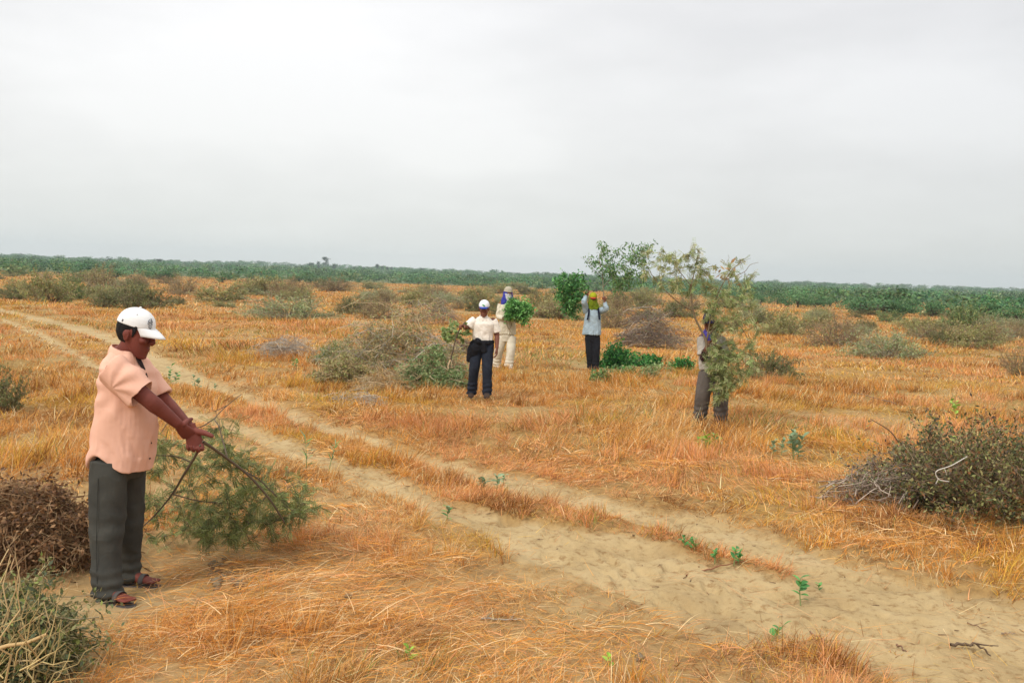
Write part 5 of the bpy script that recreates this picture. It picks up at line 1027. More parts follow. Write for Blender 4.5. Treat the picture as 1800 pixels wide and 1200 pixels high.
def blue_shirt_man():
    Y = float(at(1043, 651)[1]); H = {'R': ((0.1, -0.15, 1), (0.3, 0.6, 0.2), 1, (60, 60, 40), (0.4, 0.5, 0.5)), 'L': ((-0.15, -0.2, 1), (0.2, 0.8, 0.2), -1, (60, 60, 40), (0.4, 0.5, 0.5))}
    J = dict(neck=(1043, 540), shR=(1030, 546, 0), shL=(1056, 546, 0), elR=(1026.5, 529, -0.16), elL=(1066, 543, -0.22), wrR=(1031, 520, 0.02), wrL=(1062, 530, -0.20), hipR=(1036, 593), hipL=(1047, 593), hem=(1040, 588), knR=(1037, 620, 0.0), knL=(1048, 620, -0.06), anR=(1038.5, 643, 0.06), anL=(1046.5, 646, -0.06))
    root, J, hc, HA, nb, F, R, O, body, sh, tr = figure(Y, J, (1042.5, 526, -0.04), (0.0, -1), DARKSKIN, cloth_mat('pale_blue_cloth', (0.36, 0.45, 0.50), (0.29, 0.37, 0.43), fold=0.6), cloth_mat('black_twill', (0.016, 0.016, 0.020), (0.010, 0.010, 0.013), fold=0.5), 'man in pale blue shirt with green face scarf holding leafy branches over his shoulders',
        sleeve='long', shirt_r=((.205, .14), (.185, .13), (.175, .12), (.15, .09)), leg_r=(.10, .095, .088, .08, .078), sleeve_r=(.078, .066, .056), hands=H, shoe=cloth_mat('dark_shoe', (0.03, 0.02, 0.02), bump=0.3))
    P = P_of(hc, HA); f, l, u = HA; ye = cloth_mat('yellow_green_cap', (0.40, 0.42, 0.02)); rd = cloth_mat('orange_red_visor', (0.48, 0.07, 0.035)); gr = cloth_mat('green_scarf', (0.22, 0.29, 0.02), (0.12, 0.17, 0.01), fold=0.7)
    cap = bake('cap', [cap_parts(hc, HA, 1.06, 0.10)], ye, root, 0.006, 2); V, Fc = visor(hc, HA, 1.06, 0.065, 0.018); flatpart('visor', V, Fc, rd, root, cap, 0.005)
    bake('face_scarf', [rings([(P(x, yy, z), l, f, a, b, c) for x, yy, z, a, b, c in ((0.03, 0.03, -0.27, .05, .03, .04), (0.02, 0.02, -0.20, .12, .07, .08), (-0.005, 0.01, -0.14, .125, .10, .10), (0.0, 0, -0.07, .098, .10, .10), (0.0, 0, -0.012, .086, .098, .09), (-0.01, 0, 0.03, .084, .078, .09))], 26)], gr, root, 0.006, 2, lambda co, n: wrinkle(co, n, 0.016, (11, 11, 9), 65))
    for s in (-1, 1):
        b = J['shR'] if s == 1 else J['shL']; E = Wood(); E.tube(catmull([b + np.array([0.07 * s, 0.10, 0.0]), b + np.array([0.06 * s, 0.0, 0.075]), b + np.array([0.055 * s, -0.13, -0.03]), b + np.array([0.03 * s, -0.15, -0.2])], 6), 0.020, (0.012, 0.014, 0.03), 6); E.V = [x - np.array(root.location) for x in E.V]; E.build('strap', BARK_M, root)
    return Y, O, J
M4 = blue_shirt_man()

def hidden_man():
    Y = float(at(1248, 748)[1]); H = {'R': ((0.35, -0.1, 0.95), (0.6, 0.3, 0), 1, (60, 60, 40), (0.4, 0.5, 0.5)), 'L': ((-0.5, -0.2, 0.7), (0.2, -0.5, 0.3), -1, (60, 60, 40), (0.4, 0.5, 0.5))}
    J = dict(neck=(1248, 583), shR=(1234, 592, 0.0), shL=(1266, 593, 0.05), elR=(1237, 630, -0.08), elL=(1274, 628, -0.05), wrR=(1241, 612, -0.22), wrL=(1258, 606, -0.24), hipR=(1243, 655), hipL=(1262, 656), hem=(1251, 650), knR=(1236, 692, -0.04), knL=(1267, 694, -0.06), anR=(1230, 731, 0.02), anL=(1267, 735, -0.06))
    root, J, hc, HA, nb, F, R, O, body, sh, tr = figure(Y, J, (1246, 568, -0.05), (-0.2, -1), DARKSKIN, cloth_mat('grey_white_cloth', (0.46, 0.43, 0.38), (0.34, 0.31, 0.27), fold=0.6), cloth_mat('brown_grey_twill', (0.125, 0.105, 0.09), (0.085, 0.072, 0.062), fold=0.6), 'man in baggy brown trousers half hidden behind the feathery branch he carries',
        sleeve='short', shirt_r=((.165, .12), (.17, .125), (.18, .12), (.15, .09)), leg_r=(.115, .115, .105, .10, .088), sleeve_r=(.075, .08, .078), hands=H, shoe=BLACK)
    P = P_of(hc, HA); f, l, u = HA; pu = cloth_mat('dark_violet_cloth', (0.05, 0.04, 0.10), fold=0.5); vb = cloth_mat('violet_scarf', (0.08, 0.06, 0.34), fold=0.6)
    cap = bake('cap', [cap_parts(hc, HA, 1.06, 0.10)], pu, root, 0.006, 2); V, Fc = visor(hc, HA, 1.06, 0.065, 0.03); flatpart('visor', V, Fc, pu, root, cap, 0.005)
    bake('neck_scarf', [rings([(nb + np.array([0, -0.01, z]), R, F, a, b, b) for z, a, b in ((-0.12, .10, .12), (-0.05, .12, .12), (0.02, .085, .085), (0.06, .07, .075))], 24)], vb, root, 0.007, 2, lambda co, n: wrinkle(co, n, 0.014, (11, 11, 9), 75))
    for s in 'RL': bake('arm_guard', [cloth_limb([mid(J['el' + s], J['wr' + s], 0.02), mid(J['el' + s], J['wr' + s], 0.5), mid(J['el' + s], J['wr' + s], 0.75)], (.056, .052, .045), cap=True)], cloth_mat('maroon_cloth', (0.045, 0.018, 0.025), fold=0.5), root, 0.007, 2)
    return Y, O, J
M5 = hidden_man()
print('people', time.time() - T0)
# ------------------------------------------------------------------ cut branches, plants and litter
def colonize(rng, wd, stems, targets, col, r_tip=0.002, sag=0.05, wob=0.07):
    """grow side branches from the traced stems to the target points; returns leaf seats and directions"""
    N = []; Rr = []
    for P, R in stems:
        P = catmull(P, 5); R = np.interp(np.linspace(0, 1, len(P)), np.linspace(0, 1, len(R)), R); wd.tube(P, R, col, 6); N.append(P); Rr.append(R)
    N = np.concatenate(N); Rr = np.concatenate(Rr); T = np.asarray(targets, float); T = T[np.argsort([np.min(np.linalg.norm(N - t, axis=1)) for t in T])]; pts = []; dirs = []
    for t in T:
        dd = np.linalg.norm(N - t, axis=1); k = int(np.argmin(dd)); P = curve(rng, N[k], t, 6, wob, sag); r0 = min(Rr[k] * 0.7, 0.006); R = np.linspace(max(r0, r_tip), r_tip, 6)
        wd.tube(P, R, np.asarray(col) * rng.uniform(0.8, 1.25), 4); N = np.vstack([N, P[2:]]); Rr = np.append(Rr, R[2:])
        d = unit(P[-1] - P[-3]); f = rng.random(10) * 3.5 + 1.5; kk = np.minimum(f.astype(int), 4); pts.append(P[kk] + (P[kk + 1] - P[kk]) * (f - kk)[:, None]); dirs.append(np.tile(d, (10, 1)))
        for _ in range(2):
            k2 = rng.integers(2, 5); td = unit(d + rng.normal(0, 0.6, 3)); L = np.linalg.norm(t - P[0]) * rng.uniform(0.25, 0.5) + 0.05; Q = curve(rng, P[k2], P[k2] + td * L, 4, wob, sag); wd.tube(Q, [r_tip, r_tip * .8, r_tip * .7, r_tip * .5], np.asarray(col) * 1.1, 3)
            f = rng.random(8) * 2.99; kk = f.astype(int); pts.append(Q[kk] + (Q[kk + 1] - Q[kk]) * (f - kk)[:, None]); dirs.append(np.tile(td, (8, 1)))
    return np.concatenate(pts), np.concatenate(dirs)
def feather(lf, rng, P, D, L, nl, ls, pal, droop=0.3, jit=0.3):
    n = len(P); a = unit(D * 0.7 + rng.normal(0, 0.6, (n, 3)) + np.array([0, 0, -droop])); nn = rng.normal(0, 1, (n, 3)) + np.array([0, 0, 1.0]); s = unit(np.cross(a, nn)); L = L * rng.uniform(0.6, 1.3, (n, 1)); col = pick(rng, pal, n) * (1 + jit * rng.uniform(-1, 1, (n, 1)))
    for k in range(nl):
        for sg in (-1, 1):
            c = P + a * L * ((k + 0.6) / nl) + s * sg * ls * 0.5; lf.add(c, s * sg + a * 0.5, nn + rng.normal(0, 0.3, (n, 3)), ls * rng.uniform(0.7, 1.2, n), ls * 0.42, col)
def inpoly(poly, rng, n):
    poly = np.asarray(poly, float); out = []
    while len(out) < n:
        q = rng.uniform(poly.min(0), poly.max(0), (n * 2, 2)); ok = sdist(poly, q[:, 0], q[:, 1]) > 0; out += list(q[ok])
    return np.array(out[:n])
def thing(name, wd, lf, label, cat, loc, group=None, parts=('stem', 'foliage')):
    e = empty(name, loc); tag(e, label, cat, group); o = np.asarray(e.location)
    wd.V = [v - o for v in wd.V]; lf.V = [v - o for v in lf.V]
    if wd.V: wd.build(parts[0], BARK_M, e)
    if lf.V: lf.build(parts[1], LEAF_M, e)
    return e
def carried():
    R = np.random.default_rng(101)
    # feathery branch in the near man's hands
    Y = MAN1['Y']; wd = Wood(); lf = Leaves(); q = lambda px, py, y: onY(px, py, y)
    st = [([q(357, 776, Y - 0.07), q(372, 786, Y + .0), q(400, 806, Y + .2), q(440, 838, Y + .36), q(476, 880, Y + .48), q(500, 918, Y + .56)], [.010, .0095, .009, .008, .0065, .005]),
          ([q(353, 782, Y - 0.045), q(343, 802, Y + .02), q(322, 836, Y + .15), q(303, 868, Y + .25), q(275, 902, Y + .34), q(250, 926, Y + .40)], [.0085, .008, .0075, .0065, .0055, .004]),
          ([q(430, 828, Y + .33), q(455, 842, Y + .42), q(480, 866, Y + .5), q(512, 896, Y + .6)], [.006, .005, .004, .003]),
          ([q(303, 868, Y + .25), q(350, 880, Y + .45), q(400, 884, Y + .6)], [.005, .004, .003]),
          ([q(336, 812, Y + .08), q(310, 802, Y + .25), q(275, 800, Y + .35)], [.005, .004, .003]),
          ([q(400, 806, Y + .2), q(385, 750, Y + .55), q(378, 735, Y + .7), q(400, 712, Y + .8), q(425, 692, Y + .85)], [.005, .004, .0035, .003, .002]),
          ([q(378, 735, Y + .7), q(345, 752, Y + .6), q(300, 742, Y + .55), q(282, 762, Y + .5)], [.004, .003, .003, .002]),
          ([q(400, 712, Y + .8), q(376, 722, Y + .8), q(372, 706, Y + .82)], [.003, .002, .0015])]
    poly = [(252, 880), (262, 790), (290, 762), (340, 745), (380, 742), (415, 755), (470, 790), (520, 822), (552, 850), (562, 885), (530, 918), (470, 950), (400, 958), (330, 940), (252, 955)]
    T = []
    for px, py in np.vstack([inpoly(poly, R, 120), inpoly([(330, 880), (470, 850), (550, 870), (520, 920), (400, 955), (310, 940)], R, 75)]):
        yg = float(at(px, min(py + 6, 958))[1]); T.append(onY(px, py, R.uniform(Y + 0.42, min(Y + 1.4, max(yg, Y + .5)))))
    p, d = colonize(R, wd, st, T, (0.13, 0.10, 0.07), 0.0016, 0.03)
    keep = R.random(len(p)) < 0.72; p, d = p[keep], d[keep]; feather(lf, R, p, d, 0.075, 8, 0.015, [(0.18, 0.225, 0.065), (0.24, 0.265, 0.085), (0.12, 0.15, 0.05), (0.31, 0.30, 0.12)], 0.25)
    thing('cut_branch', wd, lf, 'green feathery cut branch held low by the man in the salmon shirt', 'branch', (onY(400, 950, Y + 0.8)[0], Y + 0.8, 0))
    # feathery branch in front of the right hand man
    Y, O, J = M5; wd = Wood(); lf = Leaves(); Y = Y - 0.32; q = lambda px, py, dy=0: onY(px, py, Y + dy)
    st = [([q(1243, 618), q(1240, 596), q(1230, 576), q(1221, 556), q(1216, 530), q(1215, 503), q(1222, 472), q(1228, 440)], [.017, .016, .014, .013, .011, .008, .006, .003]),
          ([q(1217, 546), q(1196, 534), q(1172, 513), q(1152, 492), q(1138, 468)], [.010, .008, .006, .004, .003]),
          ([q(1242, 600), q(1250, 556), q(1262, 516), q(1284, 478), q(1300, 462)], [.011, .009, .007, .006, .004]),
          ([q(1276, 492), q(1308, 478), q(1318, 466), q(1333, 461)], [.005, .004, .003, .002]), ([q(1243, 590), q(1268, 568), q(1292, 566), q(1312, 590), q(1320, 625)], [.009, .007, .005, .004, .003]),
          ([q(1243, 612), q(1258, 640), q(1266, 680), q(1272, 712)], [.008, .006, .005, .003]), ([q(1215, 503), q(1190, 470), q(1182, 448)], [.006, .004, .003])]
    T = []
    for poly, n, dy in (([(1134, 440), (1215, 432), (1232, 430), (1240, 470), (1215, 520), (1165, 515), (1134, 485)], 66, .3), ([(1225, 470), (1300, 455), (1325, 470), (1330, 520), (1240, 540)], 46, .35), ([(1240, 530), (1325, 510), (1335, 600), (1318, 670), (1262, 690), (1244, 640)], 92, .35), ([(1238, 552), (1290, 545), (1300, 640), (1246, 640)], 34, .25), ([(1248, 640), (1292, 640), (1286, 706), (1256, 716)], 26, .2)):
        for px, py in inpoly(poly, R, n): T.append(onY(px, py, Y + R.uniform(-dy, dy)))
    p, d = colonize(R, wd, st, T, (0.20, 0.15, 0.09), 0.0028, 0.02)
    up = R.random(len(p)) < np.where(p[:, 2] > 1.95, 0.40, 0.52); p, d = p[up], d[up]; feather(lf, R, p, d, 0.085, 5, 0.027, [(0.29, 0.36, 0.13), (0.39, 0.43, 0.18), (0.21, 0.28, 0.09), (0.50, 0.46, 0.24)], 0.35)
    c = np.array([onY(x, y, Y)[:] for x, y in R.normal((1277, 482), (9, 12), (26, 2))]); lf.rand(R, c, 0.10, 0.035, np.tile((0.42, 0.27, 0.13), (26, 1)), 0.2)
    thing('cut_branch', wd, lf, 'tall wispy feathery branch with pale green leaves carried upright at right', 'branch', tuple(J['wrR']))
    # leafy branches over the shoulders of the blue shirted man
    Y, O, J = M4; q = lambda px, py, dy=0: onY(px, py, Y + dy)
    wd = Wood(); lf = Leaves(); st = [([q(1060, 540, -.22), q(1061, 524, -.2), q(1060, 502, -.1), q(1058, 476), q(1053, 452), q(1062, 430)], [.014, .013, .011, .009, .006, .003]), ([q(1060, 505, -.1), q(1080, 482, 0), q(1104, 460, .05), q(1130, 442, 0.1)], [.009, .007, .005, .003]), ([q(1059, 490), q(1044, 474), q(1032, 460), q(1020, 452)], [.006, .005, .003, .002]), ([q(1074, 490), q(1098, 488), q(1128, 484)], [.006, .004, .003])]
    T = [onY(px, py, Y + R.uniform(-.45, .45)) for px, py in np.vstack([inpoly([(1030, 458), (1052, 428), (1092, 424), (1148, 430), (1150, 470), (1120, 505), (1070, 510)], R, 80), inpoly([(1070, 470), (1130, 470), (1140, 510), (1080, 512)], R, 34)])]
    p, d = colonize(R, wd, st, T, (0.20, 0.17, 0.11), 0.003, 0.02); k = R.random(len(p)) < 0.62; p, d = p[k], d[k]
    lf.rand(R, p + R.normal(0, .05, p.shape), 0.095, 0.034, pick(R, [(0.10, 0.22, 0.07), (0.15, 0.28, 0.09), (0.22, 0.32, 0.12), (0.07, 0.16, 0.06)], len(p)), 0.3, d + np.array([0, 0, -0.8]), 1.0)
    thing('cut_branch', wd, lf, 'tall airy leafy branch held up in the left hand of the blue shirted man', 'branch', tuple(J['wrL']))
    wd = Wood(); lf = Leaves(); st = [([q(1035, 518, .02), q(1028, 521, .05), q(1016, 520, .1), q(1002, 508, .15), q(990, 492, .15)], [.014, .012, .009, .006, .003])]
    e = R.normal(0, 1, (110, 3)); e = unit(e) * R.random((110, 1)) ** .4; T = np.array([q(1002, 514, .15)]) + e * R.uniform(.75, 1.3, (110, 1)) * np.array([.40, .36, .46]) * R.uniform(.7, 1.15, (110, 1)); T = np.vstack([T, [q(1000 + R.normal(0, 6), 545 + R.normal(0, 8), .1) for _ in range(10)]])
    p, d = colonize(R, wd, st, T, (0.17, 0.15, 0.09), 0.003, 0.02); k = R.random(len(p)) < .42; p = p[k]; p = np.repeat(p, 2, axis=0); lf.rand(R, p + R.normal(0, .05, p.shape), 0.085, 0.04, pick(R, [(0.07, 0.23, 0.06), (0.12, 0.32, 0.08), (0.04, 0.14, 0.04), (0.18, 0.36, 0.12)], len(p)), 0.35)
    thing('cut_branch', wd, lf, 'dense dark green leafy branch slung over the right shoulder of the blue shirted man', 'branch', tuple(J['wrR']))
    # bunch carried by the man in cream
    Y, O, J = M3; Y = Y - 0.30; q = lambda px, py, dy=0: onY(px, py, Y + dy); wd = Wood(); lf = Leaves(); st = [([q(884, 561), q(893, 556), q(906, 548), q(920, 540)], [.012, .01, .007, .004]), ([q(893, 556), q(896, 540), q(897, 522)], [.008, .006, .003])]
    T = []
    for (cx, cy, rx, ry), n in (((901, 537, 8, 9), 18), ((910, 550, 21, 15), 62), ((922, 545, 11, 15), 24)):
        for _ in range(n): a = R.uniform(0, 6.28); r = R.random() ** .5 * R.uniform(.7, 1.35); T.append(onY(cx + rx * r * math.cos(a), cy + ry * r * math.sin(a), Y + R.uniform(-.22, .16)))
    p, d = colonize(R, wd, st, T, (0.14, 0.20, 0.07), 0.003, 0.02); k = R.random(len(p)) < .55; p = p[k]; p = np.repeat(p, 2, axis=0); lf.rand(R, p + R.normal(0, .05, p.shape), 0.08, 0.036, pick(R, [(0.11, 0.30, 0.06), (0.17, 0.40, 0.10), (0.05, 0.17, 0.035), (0.24, 0.46, 0.16)], len(p)), 0.35)
    thing('leaf_bunch', wd, lf, 'bunch of bright green leaves in the arms of the man in cream', 'leaf bunch', tuple(J['wrR']))
    # stick in the hand of the man in the cream shirt
    Y, O, J = M2; q = lambda px, py, dy=0: onY(px, py, Y + dy); wd = Wood(); lf = Leaves()
    wd.tube(catmull([q(818, 566, -.22), q(811, 574, -.24), q(803, 590, -.2), q(797, 612, -.15), q(792, 632, -.1)], 5), np.linspace(.012, .014, 21), (0.13, 0.10, 0.07), 6); wd.tube(catmull([q(792, 632, -.1), q(788, 642, -.08), q(788, 648, -.08)], 4), np.linspace(.014, .010, 9), (0.62, 0.48, 0.30), 6)
    p, d = colonize(R, wd, [([q(812, 572, -.23), q(795, 580, -.1), q(776, 588, .1)], [.008, .006, .004])], [q(px, py, R.uniform(-.2, .3)) for px, py in inpoly([(778, 568), (815, 566), (826, 585), (815, 600), (780, 602)], R, 20)], (0.22, 0.2, 0.1), 0.003)
    k = R.random(len(p)) < .7; p = p[k]; lf.rand(R, p, 0.10, 0.06, pick(R, [(0.34, 0.44, 0.16), (0.46, 0.52, 0.24), (0.24, 0.33, 0.11)], len(p)), 0.2)
    thing('walking_stick', wd, lf, 'dark crooked stick with a leafy sprig in the hand of the cream shirted man', 'stick', tuple(J['wrR']))
    # fresh green branches lying between the two men at right
    def lying(px0, px1, top, base, n, label, pal, ls=0.08, lw=0.042, ang=0.0, tw=26):
        g = at((px0 + px1) / 2, base); Yb = g[1]; w = (px1 - px0) / pxm(Yb) / 2; h = (base - top) / pxm(Yb); wd = Wood(); lf = Leaves(); c = g + np.array([0, .25, 0])
        P = catmull([c + np.array([-w * 1.05, R.normal(0, .1), .03]), c + np.array([-w * .3, 0, h * .35]), c + np.array([w * .9, R.normal(0, .1), h * .25])], 5); T = []
        for _ in range(tw): a = R.uniform(0, 6.28); r = R.random() ** .5; x, y = r * math.cos(a), r * math.sin(a); T.append(c + np.array([x * w * R.uniform(.8, 1.15), y * min(w, .5), max(.04, h * (1 - x * x * .5) * R.random() ** 1.1 * R.uniform(.6, 1.1))]))
        p, d = colonize(R, wd, [(P, [.011, .009, .005])], T, (0.22, 0.26, 0.12), 0.003, .04); k = R.integers(0, len(p), n); p = p[k] + R.normal(0, .05, (n, 3)); p[:, 2] = np.maximum(p[:, 2], g[2] + .02); lf.rand(R, p, ls, lw, pick(R, pal, n), .3)
        thing('leafy_branch', wd, lf, label, 'branch', tuple(g), 'fresh green branches lying in the grass')
    lying(1056, 1112, 604, 648, 2600, 'biggest heap of bright green leaves lying beside the blue shirted man', LUSH, tw=60)
    lying(1104, 1164, 616, 644, 1300, 'bright green leafy branch lying right of the biggest leaf heap', LUSH, tw=40)
    lying(1182, 1222, 626, 652, 900, 'small bright green leaf heap left of the man with baggy trousers', LUSH, tw=26)
    lying(1124, 1156, 642, 664, 260, 'pale grey-green sprig lying below the row of green heaps', GREYG + GREEN, tw=18)
    lying(1040, 1076, 644, 672, 420, 'dull green sprig lying at the feet of the blue shirted man', GREEN + [LUSH[0]], tw=22)
    lying(1076, 1120, 644, 658, 260, 'thin scatter of green leaves in the grass below the biggest leaf heap', GREEN + [LUSH[1]], tw=14)
    lying(1138, 1190, 636, 652, 160, 'long thin pale green branch lying towards the small leaf heap', [(0.32, 0.42, 0.18), (0.2, 0.3, 0.1)], tw=10)
carried()
print('carried', time.time() - T0)

def seedlings():
    R = np.random.default_rng(55); BL = [(0.10, 0.30, 0.07), (0.14, 0.38, 0.10), (0.07, 0.22, 0.06)]; GG = [(0.22, 0.30, 0.16), (0.28, 0.36, 0.2), (0.16, 0.24, 0.12)]; LM = [(0.30, 0.52, 0.06), (0.38, 0.60, 0.10), (0.22, 0.40, 0.05)]
    def leafblade(lf, base, d, nrm, L, Wd, col):           # ovate leaf, folded a little along its midrib
        d = unit(d); s = unit(np.cross(d, nrm)); n = np.cross(s, d); prev = None; P = []
        for t, w, b in ((0, .06, 0), (.25, .8, .02), (.5, 1, .03), (.78, .62, .0), (1, .02, -.08)): P.append((base + d * L * t + n * L * b, w * Wd * .5))
        for (a, wa), (b, wb) in zip(P[:-1], P[1:]):
            for sg in (-1, 1):
                up = n * 0.25
                lf.V.append(np.array([a, a + (s * sg + up) * wa, b + (s * sg + up) * wb, b])); lf.C.append(np.tile(np.asarray(col) * R.uniform(.85, 1.15), (4, 1)))
    def plant(px, base, top, n, L, Wd, pal, label, lean=(0, 0), stems=1, name='seedling', cat='plant', group='green plants of the field'):
        g = at(px, base); H = (base - top) / pxm(g[1]); wd = Wood(); lf = Leaves()
        for s_ in range(stems):
            off = np.array([R.normal(0, .05), R.normal(0, .05), 0]) * (stems > 1); b = g + off; h = H * (1 if s_ == 0 else R.uniform(.5, .9)); tip = b + np.array([lean[0] * h, lean[1] * h, h]) + np.array([R.normal(0, .1), R.normal(0, .1), 0]) * h
            P = catmull([b - np.array([0, 0, .02]), mid(b, tip, .5) + R.normal(0, .03, 3) * h, tip], 4); wd.tube(P, np.linspace(.0045, .002, len(P)), (0.20, 0.26, 0.10), 5)
            for i in range(n):
                f = (0.35 + 0.65 * i / max(1, n - 1)); q = P[min(len(P) - 1, int(f * (len(P) - 1)))]; a = i * 2.4 + R.normal(0, .4); el = R.uniform(.1, .9)
                d = np.array([math.cos(a) * math.cos(el), math.sin(a) * math.cos(el), math.sin(el)]); leafblade(lf, q, d, np.array([0, 0, 1.0]) + R.normal(0, .25, 3), L * R.uniform(.7, 1.15), Wd * R.uniform(.8, 1.1), np.asarray(pal[R.integers(len(pal))]))
        thing(name, wd, lf, label, cat, tuple(g), group, ('stem', 'foliage'))
    plant(1408, 1064, 1016, 11, .075, .042, BL, 'tallest green seedling standing on the bare sand at right')
    plant(1352, 1120, 1090, 6, .07, .035, BL, 'leaning green seedling on the sand nearer than the tallest one', (0.7, 0))
    plant(1440, 1034, 1022, 5, .04, .022, BL, 'tiny green sprout just right of the tallest seedling')
    plant(785, 914, 890, 8, .06, .035, GG + BL, 'small green plant at the edge of the grass below the wheel rut')
    plant(858, 864, 838, 9, .07, .042, GG, 'blue-green broad leaved plant on the strip between the ruts', (0, 0), 3)
    plant(884, 852, 832, 6, .06, .036, GG, 'smaller blue-green plant at the right of the broad leaved one')
    plant(1285, 984, 956, 9, .055, .026, BL, 'bright green weed at the end of the grassy strip on the track', (0, 0), 3)
    plant(1204, 970, 950, 8, .05, .02, BL, 'low green weed in the strip left of the bright green weed', (0, 0), 3)
    plant(308, 676, 640, 9, .085, .05, GG + BL, 'upright green plant between the ruts beside the near man head', (0, 0), 2)
    plant(346, 684, 660, 7, .085, .05, GG, 'grey-green plant right of the upright one between the ruts', (0, 0), 2)
    plant(378, 692, 672, 5, .075, .045, GG, 'small grey-green plant at the right end of the row between the ruts')
    plant(1396, 812, 756, 14, .10, .055, GG, 'pale grey-green leafy weed in the grass at right', (0, 0), 3)
    plant(1360, 800, 772, 9, .08, .045, GG, 'shorter grey-green weed left of the pale leafy weed', (0, 0), 2)
    plant(1228, 790, 760, 10, .085, .04, LM, 'lime green weed below the man with baggy trousers', (0, 0), 3)
    plant(1262, 786, 764, 7, .07, .035, LM + BL, 'lime green weed right of the other lime weed', (0, 0), 2)
    plant(1675, 806, 776, 4, .13, .085, LM, 'bright lime leaf sprig above the lower brush pile')
    plant(548, 826, 766, 18, .11, .012, GG + BL, 'tall thin green weed at the right of the held branch', (0.1, 0), 2)
    plant(520, 648, 630, 7, .09, .045, BL, 'green weed beside the track below the pale stick heap', (0, 0), 2)
    plant(1688, 735, 700, 9, .10, .05, LM, 'lime green weed above the dark brush pile', (0, 0), 2)
    plant(720, 1160, 1140, 5, .05, .03, LM, 'tiny lime weed in the foreground straw')
    plant(1070, 1165, 1150, 4, .045, .03, LM, 'tiny lime weed in the foreground near the grey stone')
seedlings()

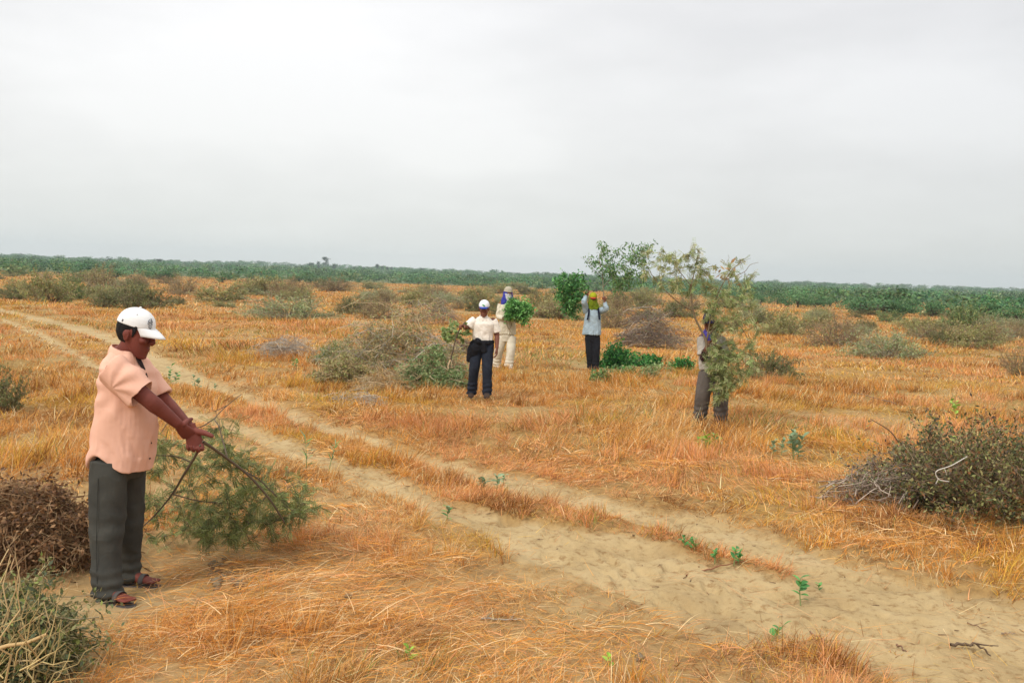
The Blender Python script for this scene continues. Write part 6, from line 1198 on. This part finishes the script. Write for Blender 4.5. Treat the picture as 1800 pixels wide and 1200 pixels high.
def litter():
    R = np.random.default_rng(66)
    def stick(pts, r, col, label, side=2):
        P = [at(*p) + np.array([0, 0, r + .004 + h]) for p, h in pts]; wd = Wood(); lf = Leaves(); C = catmull(P, 6); C[1:-1] += R.normal(0, r * .5, (len(C) - 2, 3)); wd.tube(C, np.linspace(r, r * .45, len(C)), col, 6)
        for _ in range(side): k = R.integers(2, len(C) - 2); d = unit(C[k + 1] - C[k - 1] + R.normal(0, .6, 3) * np.linalg.norm(C[k + 1] - C[k - 1])); Q = C[k] + d * np.linspace(0, R.uniform(.06, .16), 4)[:, None]; Q[:, 2] = np.maximum(Q[:, 2], C[k][2] - .004); wd.tube(Q, np.linspace(r * .5, r * .25, 4), col, 5)
        e = empty('fallen_stick', P[0]); tag(e, label, 'stick', 'sticks lying on the ground'); wd.V = [v - np.array(e.location) for v in wd.V]; wd.build('wood', BARK_M, e)
    stick([((1206, 1012), 0), ((1250, 1004), .01), ((1302, 1003), 0)], .007, (0.24, 0.11, 0.06), 'reddish stick lying on the sand between the ruts')
    stick([((846, 1089), 0), ((878, 1094), .01), ((922, 1092), 0)], .006, (0.36, 0.33, 0.28), 'grey weathered stick lying in the foreground straw')
    stick([((1424, 1112), 0), ((1448, 1132), .01), ((1476, 1152), 0)], .006, (0.27, 0.17, 0.10), 'thin brown twig lying on the sand at lower right', 1)
    stick([((1670, 1140), .02), ((1710, 1145), .03), ((1742, 1150), .01)], .010, (0.13, 0.09, 0.06), 'dark broken stick at lower right', 3)
    stick([((1576, 1135), 0), ((1594, 1146), .01)], .006, (0.2, 0.12, 0.08), 'short dark twig on the sand at lower right', 0)
    stick([((1760, 1115), 0), ((1784, 1118), .01)], .006, (0.25, 0.2, 0.15), 'short grey twig near the lower right edge', 0)
    stick([((1700, 1096), 0), ((1735, 1112), .01)], .005, (0.2, 0.13, 0.08), 'thin dark twig above the dark broken stick', 1)
    stick([((1210, 1115), 0), ((1255, 1122), .01)], .004, (0.3, 0.2, 0.1), 'thin brown twig at the lower edge of the sand', 1)
    stick([((1500, 690), 0), ((1540, 706), .05), ((1575, 722), .1)], .012, (0.25, 0.17, 0.11), 'thin bare stick lying in the grass at right', 2)
    # bare twigs standing out of the lower brush pile
    wd = Wood(); lf = Leaves(); Y = float(at(1612, 822)[1]); q = lambda px, py, dy=0: onY(px, py, Y + dy)
    for P, r in (([q(1612, 820), q(1588, 790), q(1565, 758), q(1530, 736)], .012), ([q(1610, 818), q(1596, 790), q(1574, 772)], .009), ([q(1605, 812), q(1585, 808), q(1568, 798)], .008), ([q(1594, 790), q(1580, 775), q(1600, 770), q(1622, 774)], .006)): wd.tube(catmull(P, 5), np.linspace(r, r * .35, len(catmull(P, 5))), (0.14, 0.085, 0.05), 6)
    thing('dead_branch', wd, lf, 'bare dark forked branch sticking up from the lower brush pile', 'branch', tuple(q(1612, 820)))
    wd = Wood(); lf = Leaves(); Y2 = float(at(1690, 920)[1]) - .1; q = lambda px, py, dy=0: onY(px, py, Y2 + dy)
    for P, r in (([q(1700, 802), q(1672, 818), q(1646, 828), q(1650, 842), q(1668, 846)], .0045), ([q(1660, 822), q(1664, 834)], .003), ([q(1650, 840), q(1645, 850)], .003)): wd.tube(catmull(P, 5), r, (0.56, 0.52, 0.46), 6)
    thing('dead_branch', wd, lf, 'small bleached forked twig on top of the large dark brush pile', 'branch', tuple(q(1672, 840)))
    # clods and stones
    cm = cloth_mat('dry_clod', (0.25, 0.19, 0.115), (0.14, 0.10, 0.06), scale=30, bump=0.8, bscale=120)
    def clod(px, py, r, label, grp='earth clods in the foreground'):
        g = at(px, py); v, qd, t = ellipsoid((0, 0, r * .35), np.eye(3), np.array((r, r * .8, r * .65)), 18, 10); nrm = unit(v - v.mean(0)); v = v + nrm * ((fbm(v[:, 0] / r * 1.6 + px, v[:, 1] / r * 1.6 + v[:, 2] / r * 2, 7, 3) - .5) * r * 1.1)[:, None]
        o = mk_mesh('clod', v, [4] * len(qd) + [3] * len(t), np.concatenate([qd.ravel(), t.ravel()]), cm); o.location = tuple(g - np.array([0, 0, .004])); o.rotation_euler = (0, 0, R.uniform(0, 6)); tag(o, label, 'clod', grp)
    clod(1125, 1158, .030, 'greyish stone in the foreground straw at lower centre'); clod(612, 1050, .030, 'dark clod in the middle of the foreground straw'); clod(672, 1028, .024, 'dark clod above the foreground straw swirl')
    for i in range(22):
        px, py = R.normal((385, 1012), (26, 14)); clod(px, py, R.uniform(.012, .036), 'dark earth clod of the crumbly patch right of the near man feet')
    # tiny crumbs and twigs on the sand
    wd = Wood()
    for i in range(520):
        d = math.sqrt(R.uniform(18, 170)); a = R.uniform(-.55, .55); x, y = d * math.sin(a), d * math.cos(a)
        if float(sandmask(x, y)) < .5 and R.random() < .7: continue
        z = float(hz(x, y, True)) + .003; az = R.uniform(0, 6.28); L = R.uniform(.008, .07); dd = np.array([math.cos(az), math.sin(az), R.normal(0, .08)]); P = np.array([x, y, z]) + dd * np.linspace(0, L, 3)[:, None]; P[1] += R.normal(0, .003, 3); P[:, 2] = np.maximum(P[:, 2], z)
        wd.tube(P, [.0028, .0026, .0014] if L > .02 else [.005, .006, .003], np.array(((0.16, 0.10, 0.06), (0.30, 0.18, 0.09), (0.5, 0.36, 0.2))[R.integers(3)]), 5)
    o = wd.build('litter', BARK_M); tag(o, 'tiny twigs and crumbs strewn over the sand', 'litter', kind='stuff')
litter()
print('litter', time.time() - T0)

# ------------------------------------------------------------------ air
def haze():
    b = (-2600, 2600, -60, 2600, -14, 60); x0, x1, y0, y1, z0, z1 = b
    V = [(x, y, z) for z in (z0, z1) for y in (y0, y1) for x in (x0, x1)]
    F = [(0, 2, 3, 1), (4, 5, 7, 6), (0, 1, 5, 4), (2, 6, 7, 3), (0, 4, 6, 2), (1, 3, 7, 5)]
    m, t = new_mat('air'); p = t.nodes.new('ShaderNodeVolumePrincipled'); p.inputs['Density'].default_value = 0.00030; p.inputs['Color'].default_value = (0.80, 0.93, 0.98, 1); p.inputs['Anisotropy'].default_value = 0.2
    o = t.nodes.new('ShaderNodeOutputMaterial'); t.links.new(p.outputs[0], o.inputs['Volume'])
    h = mk_mesh('haze', V, [4] * 6, np.array(F).ravel(), m); tag(h, 'thin pale haze over the plain', 'haze', kind='stuff')
haze()
